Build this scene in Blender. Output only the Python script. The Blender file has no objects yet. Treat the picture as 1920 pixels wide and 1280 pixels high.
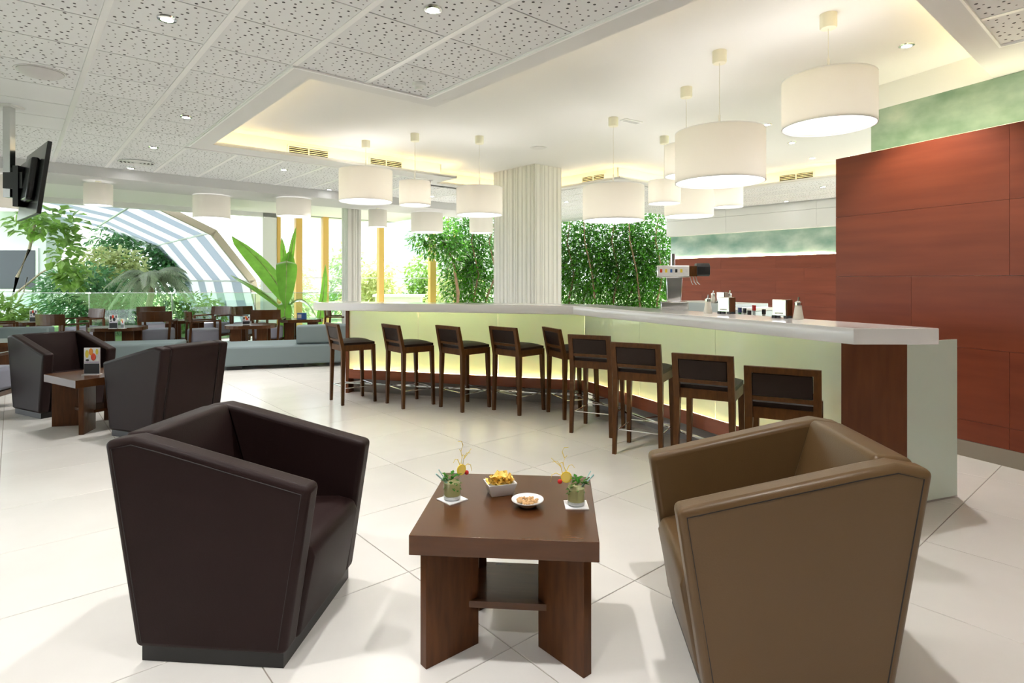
import bpy, math, random
from mathutils import Vector, Matrix
R = math.radians
scene = bpy.context.scene
col = scene.collection
# ------------------------------------------------------------------ camera
cam_d = bpy.data.cameras.new('camera'); cam = bpy.data.objects.new('camera', cam_d); col.objects.link(cam)
cam.location = (0, 0, 1.4); cam.rotation_euler = (R(90), 0, 0)
cam_d.sensor_width = 36; cam_d.lens = 20.475; cam_d.shift_y = -116/1920; cam_d.clip_end = 300
scene.camera = cam
# ------------------------------------------------------------------ world, sun, exposure
w = bpy.data.worlds.new('sky'); scene.world = w; w.use_nodes = True
bg = w.node_tree.nodes['Background']; bg.inputs[0].default_value = (0.88, 0.94, 1.0, 1); bg.inputs[1].default_value = 2.6
sun_d = bpy.data.lights.new('sun', 'SUN'); sun_d.energy = 12.0; sun_d.angle = R(1.5); sun_d.color = (1, .95, .86)
sun = bpy.data.objects.new('sun', sun_d); col.objects.link(sun); sun.rotation_euler = (R(38), R(8), R(150))
vs = scene.view_settings
vs.view_transform = 'Standard'; vs.look = 'None'; vs.gamma = 1; vs.use_curve_mapping = False; vs.exposure = 0.68

cy = scene.cycles; cy.use_adaptive_sampling = True; cy.adaptive_threshold = .03; cy.max_bounces = 7; cy.diffuse_bounces = 5; cy.glossy_bounces = 3; cy.transmission_bounces = 5; cy.transparent_max_bounces = 8
cy.caustics_reflective = False; cy.caustics_refractive = False
# ------------------------------------------------------------------ materials
M = {}
def mat(name, color, rough=.5, metal=0, spec=.5, bump=0, bscale=200, emis=None, estr=0, var=0, coat=0, trans=0, alpha=1):
    m = bpy.data.materials.new(name); m.use_nodes = True; nt = m.node_tree
    p = nt.nodes['Principled BSDF']
    p.inputs['Base Color'].default_value = (*color, 1); p.inputs['Roughness'].default_value = rough
    p.inputs['Metallic'].default_value = metal; p.inputs['Specular IOR Level'].default_value = spec
    p.inputs['Coat Weight'].default_value = coat
    p.inputs['Transmission Weight'].default_value = trans
    if emis: p.inputs['Emission Color'].default_value = (*emis, 1); p.inputs['Emission Strength'].default_value = estr
    if var:
        oi = nt.nodes.new('ShaderNodeObjectInfo'); hsv = nt.nodes.new('ShaderNodeHueSaturation')
        mr = nt.nodes.new('ShaderNodeMapRange'); mr.inputs[3].default_value = 1-var; mr.inputs[4].default_value = 1+var
        nt.links.new(oi.outputs['Random'], mr.inputs[0]); nt.links.new(mr.outputs[0], hsv.inputs['Value'])
        hsv.inputs['Color'].default_value = (*color, 1); nt.links.new(hsv.outputs[0], p.inputs['Base Color'])
    if bump:
        n = nt.nodes.new('ShaderNodeTexNoise'); n.inputs['Scale'].default_value = bscale; n.inputs['Detail'].default_value = 3
        tc = nt.nodes.new('ShaderNodeTexCoord'); nt.links.new(tc.outputs['Object'], n.inputs['Vector'])
        b = nt.nodes.new('ShaderNodeBump'); b.inputs['Strength'].default_value = bump; b.inputs['Distance'].default_value = .004
        nt.links.new(n.outputs[0], b.inputs['Height']); nt.links.new(b.outputs[0], p.inputs['Normal'])
    M[name] = m; return m
def noisemat(name, c1, c2, scale, stretch=(1, 1, 1), rough=.4, lo=.35, hi=.65, detail=5, coat=0, c3=None, var=0, spec=.5):
    m = mat(name, c1, rough, coat=coat, spec=spec); nt = m.node_tree; p = nt.nodes['Principled BSDF']
    tc = nt.nodes.new('ShaderNodeTexCoord'); mp = nt.nodes.new('ShaderNodeMapping'); mp.inputs['Scale'].default_value = stretch
    n = nt.nodes.new('ShaderNodeTexNoise'); n.inputs['Scale'].default_value = scale; n.inputs['Detail'].default_value = detail
    r = nt.nodes.new('ShaderNodeValToRGB'); r.color_ramp.elements[0].position = lo; r.color_ramp.elements[1].position = hi
    r.color_ramp.elements[0].color = (*c1, 1); r.color_ramp.elements[1].color = (*c2, 1)
    if c3:
        e = r.color_ramp.elements.new((lo+hi)/2); e.color = (*c3, 1)
    nt.links.new(tc.outputs['Object'], mp.inputs[0]); nt.links.new(mp.outputs[0], n.inputs['Vector']); nt.links.new(n.outputs[0], r.inputs[0])
    out = r.outputs[0]
    if var:
        oi = nt.nodes.new('ShaderNodeObjectInfo'); hsv = nt.nodes.new('ShaderNodeHueSaturation')
        mr = nt.nodes.new('ShaderNodeMapRange'); mr.inputs[3].default_value = 1-var; mr.inputs[4].default_value = 1+var
        nt.links.new(oi.outputs['Random'], mr.inputs[0]); nt.links.new(mr.outputs[0], hsv.inputs['Value'])
        nt.links.new(out, hsv.inputs['Color']); out = hsv.outputs[0]
        # shift the grain per piece
        add = nt.nodes.new('ShaderNodeVectorMath'); add.operation = 'ADD'; cb = nt.nodes.new('ShaderNodeCombineXYZ')
        ml = nt.nodes.new('ShaderNodeMath'); ml.operation = 'MULTIPLY'; ml.inputs[1].default_value = 37
        nt.links.new(oi.outputs['Random'], ml.inputs[0])
        for k in range(3): nt.links.new(ml.outputs[0], cb.inputs[k])
        nt.links.new(mp.outputs[0], add.inputs[0]); nt.links.new(cb.outputs[0], add.inputs[1]); nt.links.new(add.outputs[0], n.inputs['Vector'])
    nt.links.new(out, p.inputs['Base Color'])
    return m
def emit(name, color, strength):
    m = bpy.data.materials.new(name); m.use_nodes = True; nt = m.node_tree; nt.nodes.remove(nt.nodes['Principled BSDF'])
    e = nt.nodes.new('ShaderNodeEmission'); e.inputs[0].default_value = (*color, 1); e.inputs[1].default_value = strength
    nt.links.new(e.outputs[0], nt.nodes['Material Output'].inputs[0]); M[name] = m; return m
def thin(name, tint, refl=.08, rough=.02):
    """thin clear pane: mostly straight through, a little mirror"""
    m = bpy.data.materials.new(name); m.use_nodes = True; nt = m.node_tree; nt.nodes.remove(nt.nodes['Principled BSDF'])
    t = nt.nodes.new('ShaderNodeBsdfTransparent'); t.inputs[0].default_value = (*tint, 1)
    g = nt.nodes.new('ShaderNodeBsdfGlossy'); g.inputs['Roughness'].default_value = rough
    x = nt.nodes.new('ShaderNodeMixShader'); x.inputs[0].default_value = refl
    nt.links.new(t.outputs[0], x.inputs[1]); nt.links.new(g.outputs[0], x.inputs[2]); nt.links.new(x.outputs[0], nt.nodes['Material Output'].inputs[0])
    M[name] = m; return m
def translucent(name, color, amount=.6, gloss=0, rough=.3, var=0):
    m = bpy.data.materials.new(name); m.use_nodes = True; nt = m.node_tree; nt.nodes.remove(nt.nodes['Principled BSDF'])
    d = nt.nodes.new('ShaderNodeBsdfDiffuse'); d.inputs[0].default_value = (*color, 1)
    t = nt.nodes.new('ShaderNodeBsdfTranslucent'); t.inputs[0].default_value = (*color, 1)
    if var:
        oi = nt.nodes.new('ShaderNodeTexNoise'); oi.inputs['Scale'].default_value = 6; hsv = nt.nodes.new('ShaderNodeHueSaturation')
        mr = nt.nodes.new('ShaderNodeMapRange'); mr.inputs[1].default_value = .3; mr.inputs[2].default_value = .7
        mr.inputs[3].default_value = 1-var; mr.inputs[4].default_value = 1+var
        tc = nt.nodes.new('ShaderNodeTexCoord'); nt.links.new(tc.outputs['Object'], oi.inputs['Vector'])
        nt.links.new(oi.outputs[0], mr.inputs[0]); nt.links.new(mr.outputs[0], hsv.inputs['Value']); hsv.inputs['Color'].default_value = (*color, 1)
        nt.links.new(hsv.outputs[0], d.inputs[0]); nt.links.new(hsv.outputs[0], t.inputs[0])
    x = nt.nodes.new('ShaderNodeMixShader'); x.inputs[0].default_value = amount
    nt.links.new(d.outputs[0], x.inputs[1]); nt.links.new(t.outputs[0], x.inputs[2]); out = x
    if gloss:
        g = nt.nodes.new('ShaderNodeBsdfGlossy'); g.inputs['Roughness'].default_value = rough
        fr = nt.nodes.new('ShaderNodeFresnel'); fr.inputs[0].default_value = 1.45
        ml = nt.nodes.new('ShaderNodeMath'); ml.operation = 'MULTIPLY'; ml.inputs[1].default_value = gloss; nt.links.new(fr.outputs[0], ml.inputs[0])
        y = nt.nodes.new('ShaderNodeMixShader'); nt.links.new(ml.outputs[0], y.inputs[0]); nt.links.new(x.outputs[0], y.inputs[1]); nt.links.new(g.outputs[0], y.inputs[2]); out = y
    nt.links.new(out.outputs[0], nt.nodes['Material Output'].inputs[0]); M[name] = m; return m

mat('plaster', (.80, .80, .80), .8)
mat('soffit', (.74, .74, .74), .8)
mat('beam_paint', (.62, .62, .63), .8)
mat('tile_face', (.80, .81, .83), .85, var=.02)
mat('tile_hole', (.06, .06, .06), .9)
mat('runner', (.92, .92, .93), .28)
noisemat('floor_tile', (.725, .700, .665), (.765, .74, .705), 2.2, (1, 1, 1), .22, coat=0, var=.025)
mat('grout', (.30, .26, .22), .8)
noisemat('red_wood', (.160, .030, .011), (.225, .048, .019), 3.0, (.35, 3.2, 3.2), .42, .25, .75, var=.06, spec=.35)
noisemat('red_wood_far', (.200, .042, .020), (.265, .062, .030), 3.0, (3.2, .35, 3.2), .42, .25, .75, var=.06, spec=.35)
mat('unseen_wall', (.64, .60, .55), .8)
noisemat('dark_wood', (.070, .025, .008), (.092, .034, .011), 5, (1.2, 8, 8), .24, .25, .75, spec=.40)
noisemat('dark_wood_z', (.066, .023, .007), (.105, .038, .012), 5, (8, 8, 1.2), .38, .3, .7, spec=.2)
noisemat('stool_wood', (.072, .027, .007), (.110, .043, .011), 8, (8, 8, 1.5), .40, .3, .7, spec=.2)
noisemat('bar_wood', (.125, .036, .011), (.170, .052, .016), 4, (6, 6, .8), .36, .3, .7, spec=.25)
noisemat('bar_base_wood', (.26, .066, .024), (.33, .09, .034), 4, (.8, .8, 6), .3, .3, .7)
mat('leather_dark', (.019, .0090, .0085), .50, spec=.14, bump=.15, bscale=260)
mat('leather_warm_lit', (.118, .066, .025), .38, spec=.4, bump=.15, bscale=260)  # right armchair: warm light falling on it is put into the leather colour
mat('leather_stool', (.022, .011, .007), .48, spec=.2, bump=.1, bscale=260)
mat('seam', (.012, .007, .006), .6)
mat('dome_grey', (.60, .59, .59), .5)
mat('plinth', (.008, .007, .007), .4)
mat('white_top', (.92, .90, .91), .09)
mat('steel', (.62, .62, .62), .22, metal=1)
mat('steel_dull', (.36, .37, .36), .42, metal=1)
mat('chrome', (.80, .80, .82), .08, metal=1)
mat('black', (.012, .012, .013), .4)
mat('stone_grey', (.30, .26, .21), .5)
mat('toe_kick', (.33, .31, .29), .6)
mat('column_paint', (.78, .77, .74), .6)
mat('white_frame', (.85, .86, .86), .5)
mat('gold_wood', (.72, .46, .12), .45)
mat('canopy_cream', (.80, .77, .62), .4)
mat('cable', (.75, .73, .66), .5)
translucent('lamp_fabric', (.88, .86, .82), .45)
emit('diffuser', (1, .96, .90), 1.7)
emit('downlight_lens', (1, .97, .92), 30)
emit('led_warm', (1, .74, .30), 10)
emit('led_bar', (1, .90, .44), 400)
emit('led_wall', (1, .90, .60), 17)
translucent('bar_glass', (.86, .96, .86), .42, gloss=1.0, rough=.04)
noisemat('green_print', (.15, .25, .17), (.50, .56, .45), 2.2, (1, 1, 1.5), .06, .28, .74, 5, c3=(.29, .39, .30))
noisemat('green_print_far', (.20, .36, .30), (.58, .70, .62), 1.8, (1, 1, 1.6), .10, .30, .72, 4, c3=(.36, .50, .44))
thin('rail_glass', (.86, .96, .92), .06)
thin('window_glass', (.97, .99, .99), .04)
thin('frost_end', (.80, .93, .87), .05)
mat('frosted_end', (.66, .76, .68), .10)
mat('tv_black', (.010, .010, .012), .25)
mat('grey_fabric', (.15, .19, .20), .7)
mat('lavender', (.26, .26, .33), .6)
mat('porcelain', (.85, .85, .86), .15)
mat('paper_white', (.85, .85, .85), .6)
mat('ceramic_sugar', (.80, .76, .68), .3)
mat('crisp', (.93, .67, .16), .55)
mat('nut', (.62, .38, .17), .5)
mat('lemon', (.95, .68, .06), .4)
mat('lemon_flesh', (.97, .74, .16), .3)
mat('peel', (.86, .66, .13), .45)
mat('cherry', (.60, .02, .02), .15)
translucent('mint', (.07, .24, .04), .3)
mat('straw', (.45, .72, .70), .3)
mat('glass', (1, 1, 1), .01, trans=1); M['glass'].node_tree.nodes['Principled BSDF'].inputs['IOR'].default_value = 1.3
thin('tumbler', (.97, .99, .98), .10)
translucent('drink', (.95, .90, .52), .55, gloss=.6, rough=.05)
translucent('leaf_ficus', (.095, .33, .018), .55, gloss=.8, rough=.3, var=.35)
translucent('leaf_dark', (.18, .40, .17), .5, gloss=.6, rough=.35, var=.35)
translucent('leaf_light', (.32, .50, .12), .5, gloss=.4, rough=.4, var=.35)
translucent('leaf_palm', (.52, .58, .44), .5, gloss=.6, rough=.4, var=.3)
translucent('leaf_banana', (.26, .56, .08), .6, gloss=.7, rough=.3, var=.15)
translucent('leaf_bright', (.62, .66, .34), .5, var=.35)
noisemat('bark', (.20, .12, .07), (.34, .22, .13), 12, (4, 4, 1), .8)
noisemat('bark_pale', (.42, .33, .25), (.58, .48, .38), 12, (4, 4, 1), .8)
translucent('roof_white', (.62, .65, .68), .55)
translucent('roof_grey', (.40, .44, .49), .55)
mat('arch_beige', (.52, .46, .38), .6)
noisemat('lawn', (.10, .20, .05), (.22, .34, .10), 3, rough=.9)
noisemat('paving', (.55, .55, .54), (.66, .66, .65), 3, rough=.8)
mat('house_white', (.80, .82, .84), .8)
mat('house_blue', (.55, .62, .70), .8)
mat('dark_glazing', (.02, .035, .04), .1)
mat('blue_card', (.04, .14, .42), .5)
mat('menu_black', (.03, .03, .035), .4)
mat('red_ink', (.70, .06, .02), .5); mat('orange_ink', (.85, .30, .03), .5); mat('yellow_ink', (.85, .68, .06), .5); mat('lilac_ink', (.55, .48, .62), .5)
mat('acrylic', (.80, .80, .82), .1)
for nme, c in (('cap_red', (.5, .02, .02)), ('cap_gold', (.6, .42, .1)), ('cap_black', (.015, .015, .02)), ('cap_blue', (.05, .07, .2)), ('bottle_green', (.03, .18, .06)), ('bottle_clear', (.45, .5, .48)), ('bottle_brown', (.10, .04, .015))):
    mat(nme, c, .2)

# ------------------------------------------------------------------ mesh helpers
class MB:
    def __init__(s): s.v = []; s.f = []; s.mi = []
    def add(s, vs, fs, mi=0):
        o = len(s.v); s.v += [tuple(x) for x in vs]; s.f += [tuple(i+o for i in f) for f in fs]; s.mi += [mi]*len(fs); return s
    def box(s, x0, x1, y0, y1, z0, z1, mi=0):
        return s.add([(x0, y0, z0), (x1, y0, z0), (x1, y1, z0), (x0, y1, z0), (x0, y0, z1), (x1, y0, z1), (x1, y1, z1), (x0, y1, z1)],
                     [(0, 3, 2, 1), (4, 5, 6, 7), (0, 1, 5, 4), (1, 2, 6, 5), (2, 3, 7, 6), (3, 0, 4, 7)], mi)
    def hexa(s, b, t, mi=0):  # bottom 4 and top 4 points, counterclockwise seen from above
        return s.add(list(b)+list(t), [(0, 3, 2, 1), (4, 5, 6, 7), (0, 1, 5, 4), (1, 2, 6, 5), (2, 3, 7, 6), (3, 0, 4, 7)], mi)
    def prism(s, poly, z0, z1, mi=0):
        n = len(poly); vs = [(x, y, z0) for x, y in poly]+[(x, y, z1) for x, y in poly]
        return s.add(vs, [tuple(range(n-1, -1, -1)), tuple(range(n, 2*n))]+[(i, (i+1) % n, n+(i+1) % n, n+i) for i in range(n)], mi)
    def slab_x(s, poly, x0, x1, mi=0):  # polygon in (y,z) extruded along x
        n = len(poly); vs = [(x0, y, z) for y, z in poly]+[(x1, y, z) for y, z in poly]
        return s.add(vs, [tuple(range(n-1, -1, -1)), tuple(range(n, 2*n))]+[(i, (i+1) % n, n+(i+1) % n, n+i) for i in range(n)], mi)
    def lathe(s, prof, n=24, c=(0, 0, 0), mi=0, caps=True):
        vs = []; m = len(prof)
        for i in range(n):
            a = 2*math.pi*i/n
            for r, z in prof: vs.append((c[0]+r*math.cos(a), c[1]+r*math.sin(a), c[2]+z))
        fs = [(i*m+j, ((i+1) % n)*m+j, ((i+1) % n)*m+j+1, i*m+j+1) for i in range(n) for j in range(m-1)]
        if caps: fs += [tuple(i*m for i in range(n-1, -1, -1)), tuple(i*m+m-1 for i in range(n))]
        return s.add(vs, fs, mi)
    def tube(s, path, r, n=8, mi=0, r1=None):
        P = [Vector(p) for p in path]; vs = []; k = len(P)
        for i, p in enumerate(P):
            d = (P[min(i+1, k-1)]-P[max(i-1, 0)]).normalized()
            u = d.cross(Vector((0, 0, 1)) if abs(d.z) < .95 else Vector((1, 0, 0))).normalized(); w_ = d.cross(u)
            rr = r if r1 is None else r+(r1-r)*i/(k-1)
            for j in range(n):
                a = 2*math.pi*j/n; vs.append(p+u*rr*math.cos(a)+w_*rr*math.sin(a))
        fs = [(i*n+j, i*n+(j+1) % n, (i+1)*n+(j+1) % n, (i+1)*n+j) for i in range(k-1) for j in range(n)]
        fs += [tuple(range(n-1, -1, -1)), tuple((k-1)*n+j for j in range(n))]
        return s.add(vs, fs, mi)
    def sphere(s, c, r, n=10, m=7, mi=0, sz=1):
        prof = [(r*math.sin(math.pi*j/m), -r*sz*math.cos(math.pi*j/m)) for j in range(1, m)]
        return s.lathe(prof, n, c, mi)
    def mesh(s, name, mats):
        me = bpy.data.meshes.new(name); me.from_pydata(s.v, [], s.f)
        for m in (mats if isinstance(mats, (list, tuple)) else [mats]): me.materials.append(M[m])
        if any(s.mi): me.polygons.foreach_set('material_index', s.mi)
        me.update(); return me
    def build(s, name, mats, parent=None, smooth=False, bevel=0, seg=2, loc=None, rotz=None):
        o = bpy.data.objects.new(name, s.mesh(name, mats)); col.objects.link(o)
        if parent: o.parent = parent
        if loc is not None: o.location = loc
        if rotz is not None: o.rotation_euler = (0, 0, rotz)
        if smooth:
            for p in o.data.polygons: p.use_smooth = True
            try: o.data.set_sharp_from_angle(angle=R(40))
            except Exception: pass
        if bevel:
            b = o.modifiers.new('bevel', 'BEVEL'); b.width = bevel; b.segments = seg; b.limit_method = 'ANGLE'; b.angle_limit = R(30)
            b.harden_normals = False
            for p in o.data.polygons: p.use_smooth = True
            if not smooth:
                try: o.data.set_sharp_from_angle(angle=R(80))
                except Exception: pass
        return o
def tag(o, label, cat, group=None, kind=None):
    o['label'] = label; o['category'] = cat
    if group: o['group'] = group
    if kind: o['kind'] = kind
    return o
def thing(name, label, cat, loc=(0, 0, 0), rotz=0, group=None):
    o = bpy.data.objects.new(name, None); o.empty_display_size = .1; col.objects.link(o); o.location = loc; o.rotation_euler = (0, 0, rotz)
    return tag(o, label, cat, group)
def struct(o, label=None):
    o['kind'] = 'structure'
    if label: o['label'] = label
    return o
def inst(name, me, parent, loc=(0, 0, 0), rotz=0, scale=None):
    o = bpy.data.objects.new(name, me); col.objects.link(o); o.parent = parent; o.location = loc; o.rotation_euler = (0, 0, rotz)
    if scale: o.scale = scale
    return o
def copy_tree(root, loc, rotz, label, group=None):
    r = root.copy(); col.objects.link(r); r.location = loc; r.rotation_euler = (0, 0, rotz); r['label'] = label
    if group: r['group'] = group
    for ch in list(root.children):
        c = ch.copy(); col.objects.link(c); c.parent = r
        for g in list(ch.children):
            d = g.copy(); col.objects.link(d); d.parent = c
    return r
def face(dx, dy): return math.atan2(-dx, dy)      # z rotation that turns local +y to (dx, dy)
TH = R(40.6)                                       # tiling direction: local x = a, local y = b
CA, SA = math.cos(TH), math.sin(TH)
def ab(a, b): return (a*CA-b*SA, a*SA+b*CA)
def inview(X, Y, z, m=120):
    if Y < .3: return False
    u = 960+1092*X/Y; v = 524+1092*(1.4-z)/Y
    return -m < u < 1920+m and -m < v < 1280+m

# ================================================================== SETTING
# ---- floor
rnd = random.Random(3)
floor = struct(MB().box(-14, 14, -8, 15.2, -.12, -.004).build('floor', 'grout', rotz=TH), 'cream polished porcelain tile floor laid diagonally')
PT = .756; g = .0022
tm = MB(); h = PT/2-g; c = .0015
tm.hexa([(-h, -h, -.004), (h, -h, -.004), (h, h, -.004), (-h, h, -.004)], [(-h, -h, -c), (h, -h, -c), (h, h, -c), (-h, h, -c)])
tm.v[4:8] = [(-h, -h, -c), (h, -h, -c), (h, h, -c), (-h, h, -c)]
tm.add([(-h, -h, -c), (h, -h, -c), (h, h, -c), (-h, h, -c), (-h+c, -h+c, 0), (h-c, -h+c, 0), (h-c, h-c, 0), (-h+c, h-c, 0)],
       [(4, 5, 6, 7), (0, 1, 5, 4), (1, 2, 6, 5), (2, 3, 7, 6), (3, 0, 4, 7)])
tile_me = tm.mesh('tile', 'floor_tile')
cells = []
for i in range(-22, 22):
    for j in range(-14, 19):
        a = 1.4416+(i+.5)*PT; b = 1.6868+(j+.5)*PT
        if not (-13.6 < a < 13.6 and -7.5 < b < 14.8): continue
        X, Y = ab(a, b)
        vis = any(inview(*ab(a+da*PT, b+db*PT), 0, 10) for da in (-.5, 0, .5) for db in (-.5, 0, .5))
        cells.append((0 if vis else 1, X*X+Y*Y, a, b))
cells.sort()
for k, (_, _, a, b) in enumerate(cells[:295]): inst('tile', tile_me, floor, (a, b, 0))
ft = MB()
for (_, _, a, b) in cells[295:]: ft.add([(x+a, y+b, z) for x, y, z in tm.v[8:16]], [tuple(i-8 for i in f) for f in tm.f[6:11]])
o = ft.build('distant_tiles', 'floor_tile', floor); o['kind'] = 'stuff'

# ---- ceiling (local a, b)
ZC, ZR = 3.03, 3.26
ceil = struct(MB().box(-12, 12.0, -7, 11.48, ZR, ZR+.12).box(12.0, 13.2, -7, 8.65, ZR, ZR+.12).box(-12, 8.2, 11.48, 15.2, ZR, ZR+.12).build('ceiling', 'plaster', rotz=TH), 'white plaster ceiling with coved recess over the bar')
V = [(3.035, 1.045), (3.035, 4.66), (1.835, 4.66), (1.835, 7.70), (5.43, 7.70), (5.43, 8.30), (7.43, 8.30), (7.43, 6.0), (9.9, 6.0), (9.9, 1.045)]
n = len(V); BW = .20
sof = MB(); lip = MB(); cov = MB(); leds = []; srect = []
for i in range(n):
    (a0, b0), (a1, b1) = V[i], V[(i+1) % n]
    L = math.hypot(a1-a0, b1-b0); dx, dy = (a1-a0)/L, (b1-b0)/L; ox, oy = -dy, dx
    def pt(s, t, z): return (a0+dx*s+ox*t, b0+dy*s+oy*t, z)
    def bx(mb, s0, s1, t0, t1, z0, z1):
        q = [(s0, t0), (s1, t0), (s1, t1), (s0, t1)]
        mb.hexa([pt(s, t, z0) for s, t in q], [pt(s, t, z1) for s, t in q])
    prv, nxt = V[i-1], V[(i+2) % n]
    turn = lambda p, q, r: (q[0]-p[0])*(r[1]-q[1])-(q[1]-p[1])*(r[0]-q[0])
    e0 = BW if turn(prv, V[i], V[(i+1) % n]) < 0 else 0
    e1 = BW if turn(V[i], V[(i+1) % n], nxt) < 0 else 0
    wide = .45 if i in (3, 4) else BW
    if i == 9: wide = .175
    q = [pt(s_, t_, 0) for s_ in (-e0, L+e1) for t_ in (0, wide)]
    srect.append((min(p[0] for p in q), max(p[0] for p in q), min(p[1] for p in q), max(p[1] for p in q)))
    bx(lip, 0, L, 0, .012, ZC+.02, ZC+.04)
    bx(cov, -.18 if e0 else .18, L+(.18 if e1 else -.18), .18, .195, ZC+.02, ZR)
    leds.append((pt(.05, .045, ZC+.032), pt(L-.05, .045, ZC+.032)))
srect += [(5.228, 11, -2, 1.045)]
def union(mb, rects, z0, z1):
    xs = sorted({round(v, 4) for r in rects for v in r[:2]}); ys = sorted({round(v, 4) for r in rects for v in r[2:]})
    for x0, x1 in zip(xs[:-1], xs[1:]):
        for y0, y1 in zip(ys[:-1], ys[1:]):
            cx, cy = (x0+x1)/2, (y0+y1)/2
            if any(r[0] < cx < r[1] and r[2] < cy < r[3] for r in rects):
                mb.add([(x0, y0, z0), (x1, y0, z0), (x1, y1, z0), (x0, y1, z0), (x0, y0, z1), (x1, y0, z1), (x1, y1, z1), (x0, y1, z1)], [(0, 3, 2, 1), (4, 5, 6, 7)])
    for (x0, x1, y0, y1) in rects:
        mb.add([(x0, y0, z0), (x1, y0, z0), (x1, y0, z1), (x0, y0, z1), (x0, y1, z0), (x1, y1, z0), (x1, y1, z1), (x0, y1, z1)], [(0, 1, 2, 3), (5, 4, 7, 6), (4, 0, 3, 7), (1, 5, 6, 2)])
union(sof, srect, ZC, ZC+.02)
for a0, a1, b0, b1 in ((2.82, 2.84, -5, 4.46), (1.628, 2.84, 4.455, 4.475), (1.62, 1.64, 4.455, 7.95), (1.6, 5.2, 8.05, 8.07), (2.84, 5.228, .86, .875), (5.215, 5.235, -2, .875)):
    MB().box(a0, a1, b0, b1, ZC-.012, ZC).build('edge_trim', 'runner', ceil)
o = sof.build('soffit', 'soffit', ceil); o = lip.build('lip', 'plaster', ceil); cov.build('fascia', 'plaster', ceil)
for p, q in leds:
    mb = MB(); mb.tube([p, q], .012, 6); mb.build('led_strip', 'led_warm', ceil)
# perforated tiles
rnd = random.Random(11); TP = .6; hw = TP/2-.021; hb = TP/2-.0055
pm = MB(); pm.box(-hw, hw, -hb, hb, 0, .015)
pts = []
while len(pts) < 78:
    x, y = rnd.uniform(-hw+.02, hw-.02), rnd.uniform(-hb+.02, hb-.02)
    if all((x-p)**2+(y-q)**2 > .047**2 for p, q, _ in pts): pts.append((x, y, rnd.choice((.0055, .007, .009, .0105))))
for x, y, r in pts:
    pm.add([(x+r*math.cos(k*math.pi/3), y+r*math.sin(k*math.pi/3), -.0006) for k in range(6)], [(5, 4, 3, 2, 1, 0)], 1)
perf_me = pm.mesh('ceiling_tile', ['tile_face', 'tile_hole'])
plain = MB().box(-hw, hw, -hb, hb, 0, .015).mesh('blank_tile', ['tile_face'])
def zone(a, b):
    if b > (11.48 if a > 8.2 else 10.3) or (a > 12.0 and b > 8.65): return False
    if a < 1.628: return True
    if a < 2.828 and b < 4.47: return True
    if a < 5.2 and b < .87: return True
    if b > 8.07 and a < 5.2: return True
    if b > 8.6 and a < 7.6: return True
    if b > 6.2 and a > 7.6: return True
    if a > 10.1 and b > 1.2: return True
    return False
ct = []
for i in range(-22, 20):
    for j in range(-14, 20):
        a = 1.628+(i+.5)*TP; b = 3.27+(j+.5)*TP
        if a < -10 or a > 12.6 or b < -5 or not zone(a, b): continue
        X, Y = ab(a, b)
        vis = any(inview(*ab(a+da*TP, b+db*TP), ZC, 10) for da in (-.5, 0, .5) for db in (-.5, 0, .5))
        ct.append((0 if vis else 1, X*X+Y*Y, a, b, i, j))
ct.sort()
rest = MB()
for k, (nv, _, a, b, i, j) in enumerate(ct):
    if k < 298 and not nv:
        blank = i in (-3, -4) and j in (5, 6, 7)
        inst('ceiling_tile', plain if blank else perf_me, ceil, (a, b, ZC+.004), (0, math.pi)[rnd.random() < .5])
    else: rest.add([(x+a, y+b, z+ZC+.004) for x, y, z in pm.v], pm.f, 0); rest.mi[-len(pm.mi):] = pm.mi
o = rest.build('distant_ceiling_tiles', ['tile_face', 'tile_hole'], ceil); o['kind'] = 'stuff'
for i in range(-20, 20):
    a = 1.628+i*TP
    if not -9.5 < a < 12.7: continue
    if a < 1.7: segs = [(-5, 10.3)]
    elif a < 2.9: segs = [(-5, 4.47), (8.07, 10.3)]
    elif a < 5.3: segs = [(-5, .87), (8.07, 10.3)]
    elif a < 7.6: segs = [(8.6, 10.3)]
    elif a < 8.2: segs = [(6.2, 10.3)]
    elif a < 10.1: segs = [(6.2, 11.48)]
    else: segs = [(1.2, 11.48 if a < 12 else 8.65)]
    for b0, b1 in segs: MB().box(a-.020, a+.020, b0, b1, ZC, ZC+.006).build('runner', 'runner', ceil)
MB().box(-12, 13, -6, 10.3, ZC+.02, ZC+.021).build('x', 'grout', ceil) if False else None
# beam across the room
beam = struct(MB().box(-12, 8.2, 10.3, 11.48, 2.885, ZR).build('beam', 'beam_paint', rotz=TH), 'grey dropped ceiling beam')
# ceiling beyond beam
far_c = MB().box(-12, 8.2, 11.48, 15.2, ZC, ZC+.02); far_c.build('far_ceiling', 'plaster', ceil)

struct(MB().box(-9, 9, -6.2, -6.0, 0, ZR).build('unseen_wall_front', 'unseen_wall', rotz=TH), 'unseen plain white wall added behind the viewer to block sky light')  # two unseen walls, added to keep open sky light off the near furniture
struct(MB().box(-9.2, -9, -6.2, 6.0, 0, ZR).build('unseen_wall_left', 'unseen_wall', rotz=TH), 'unseen plain white wall added at the far side of the hall to block sky light')
# ---- red panelled wall on the right: frame with origin on its front face, local x towards the far end (e), local y behind the face
ex, ey = -.407, .9134
RW = math.atan2(ey, ex)
wall = struct(MB().box(-6.5, 1.057+.0, -.62, -.02, 0, ZC-.465).build('wall_right', 'plaster', loc=(3.566, 4.675, 0), rotz=RW), 'red wood panelled wall beside the bar')
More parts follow.
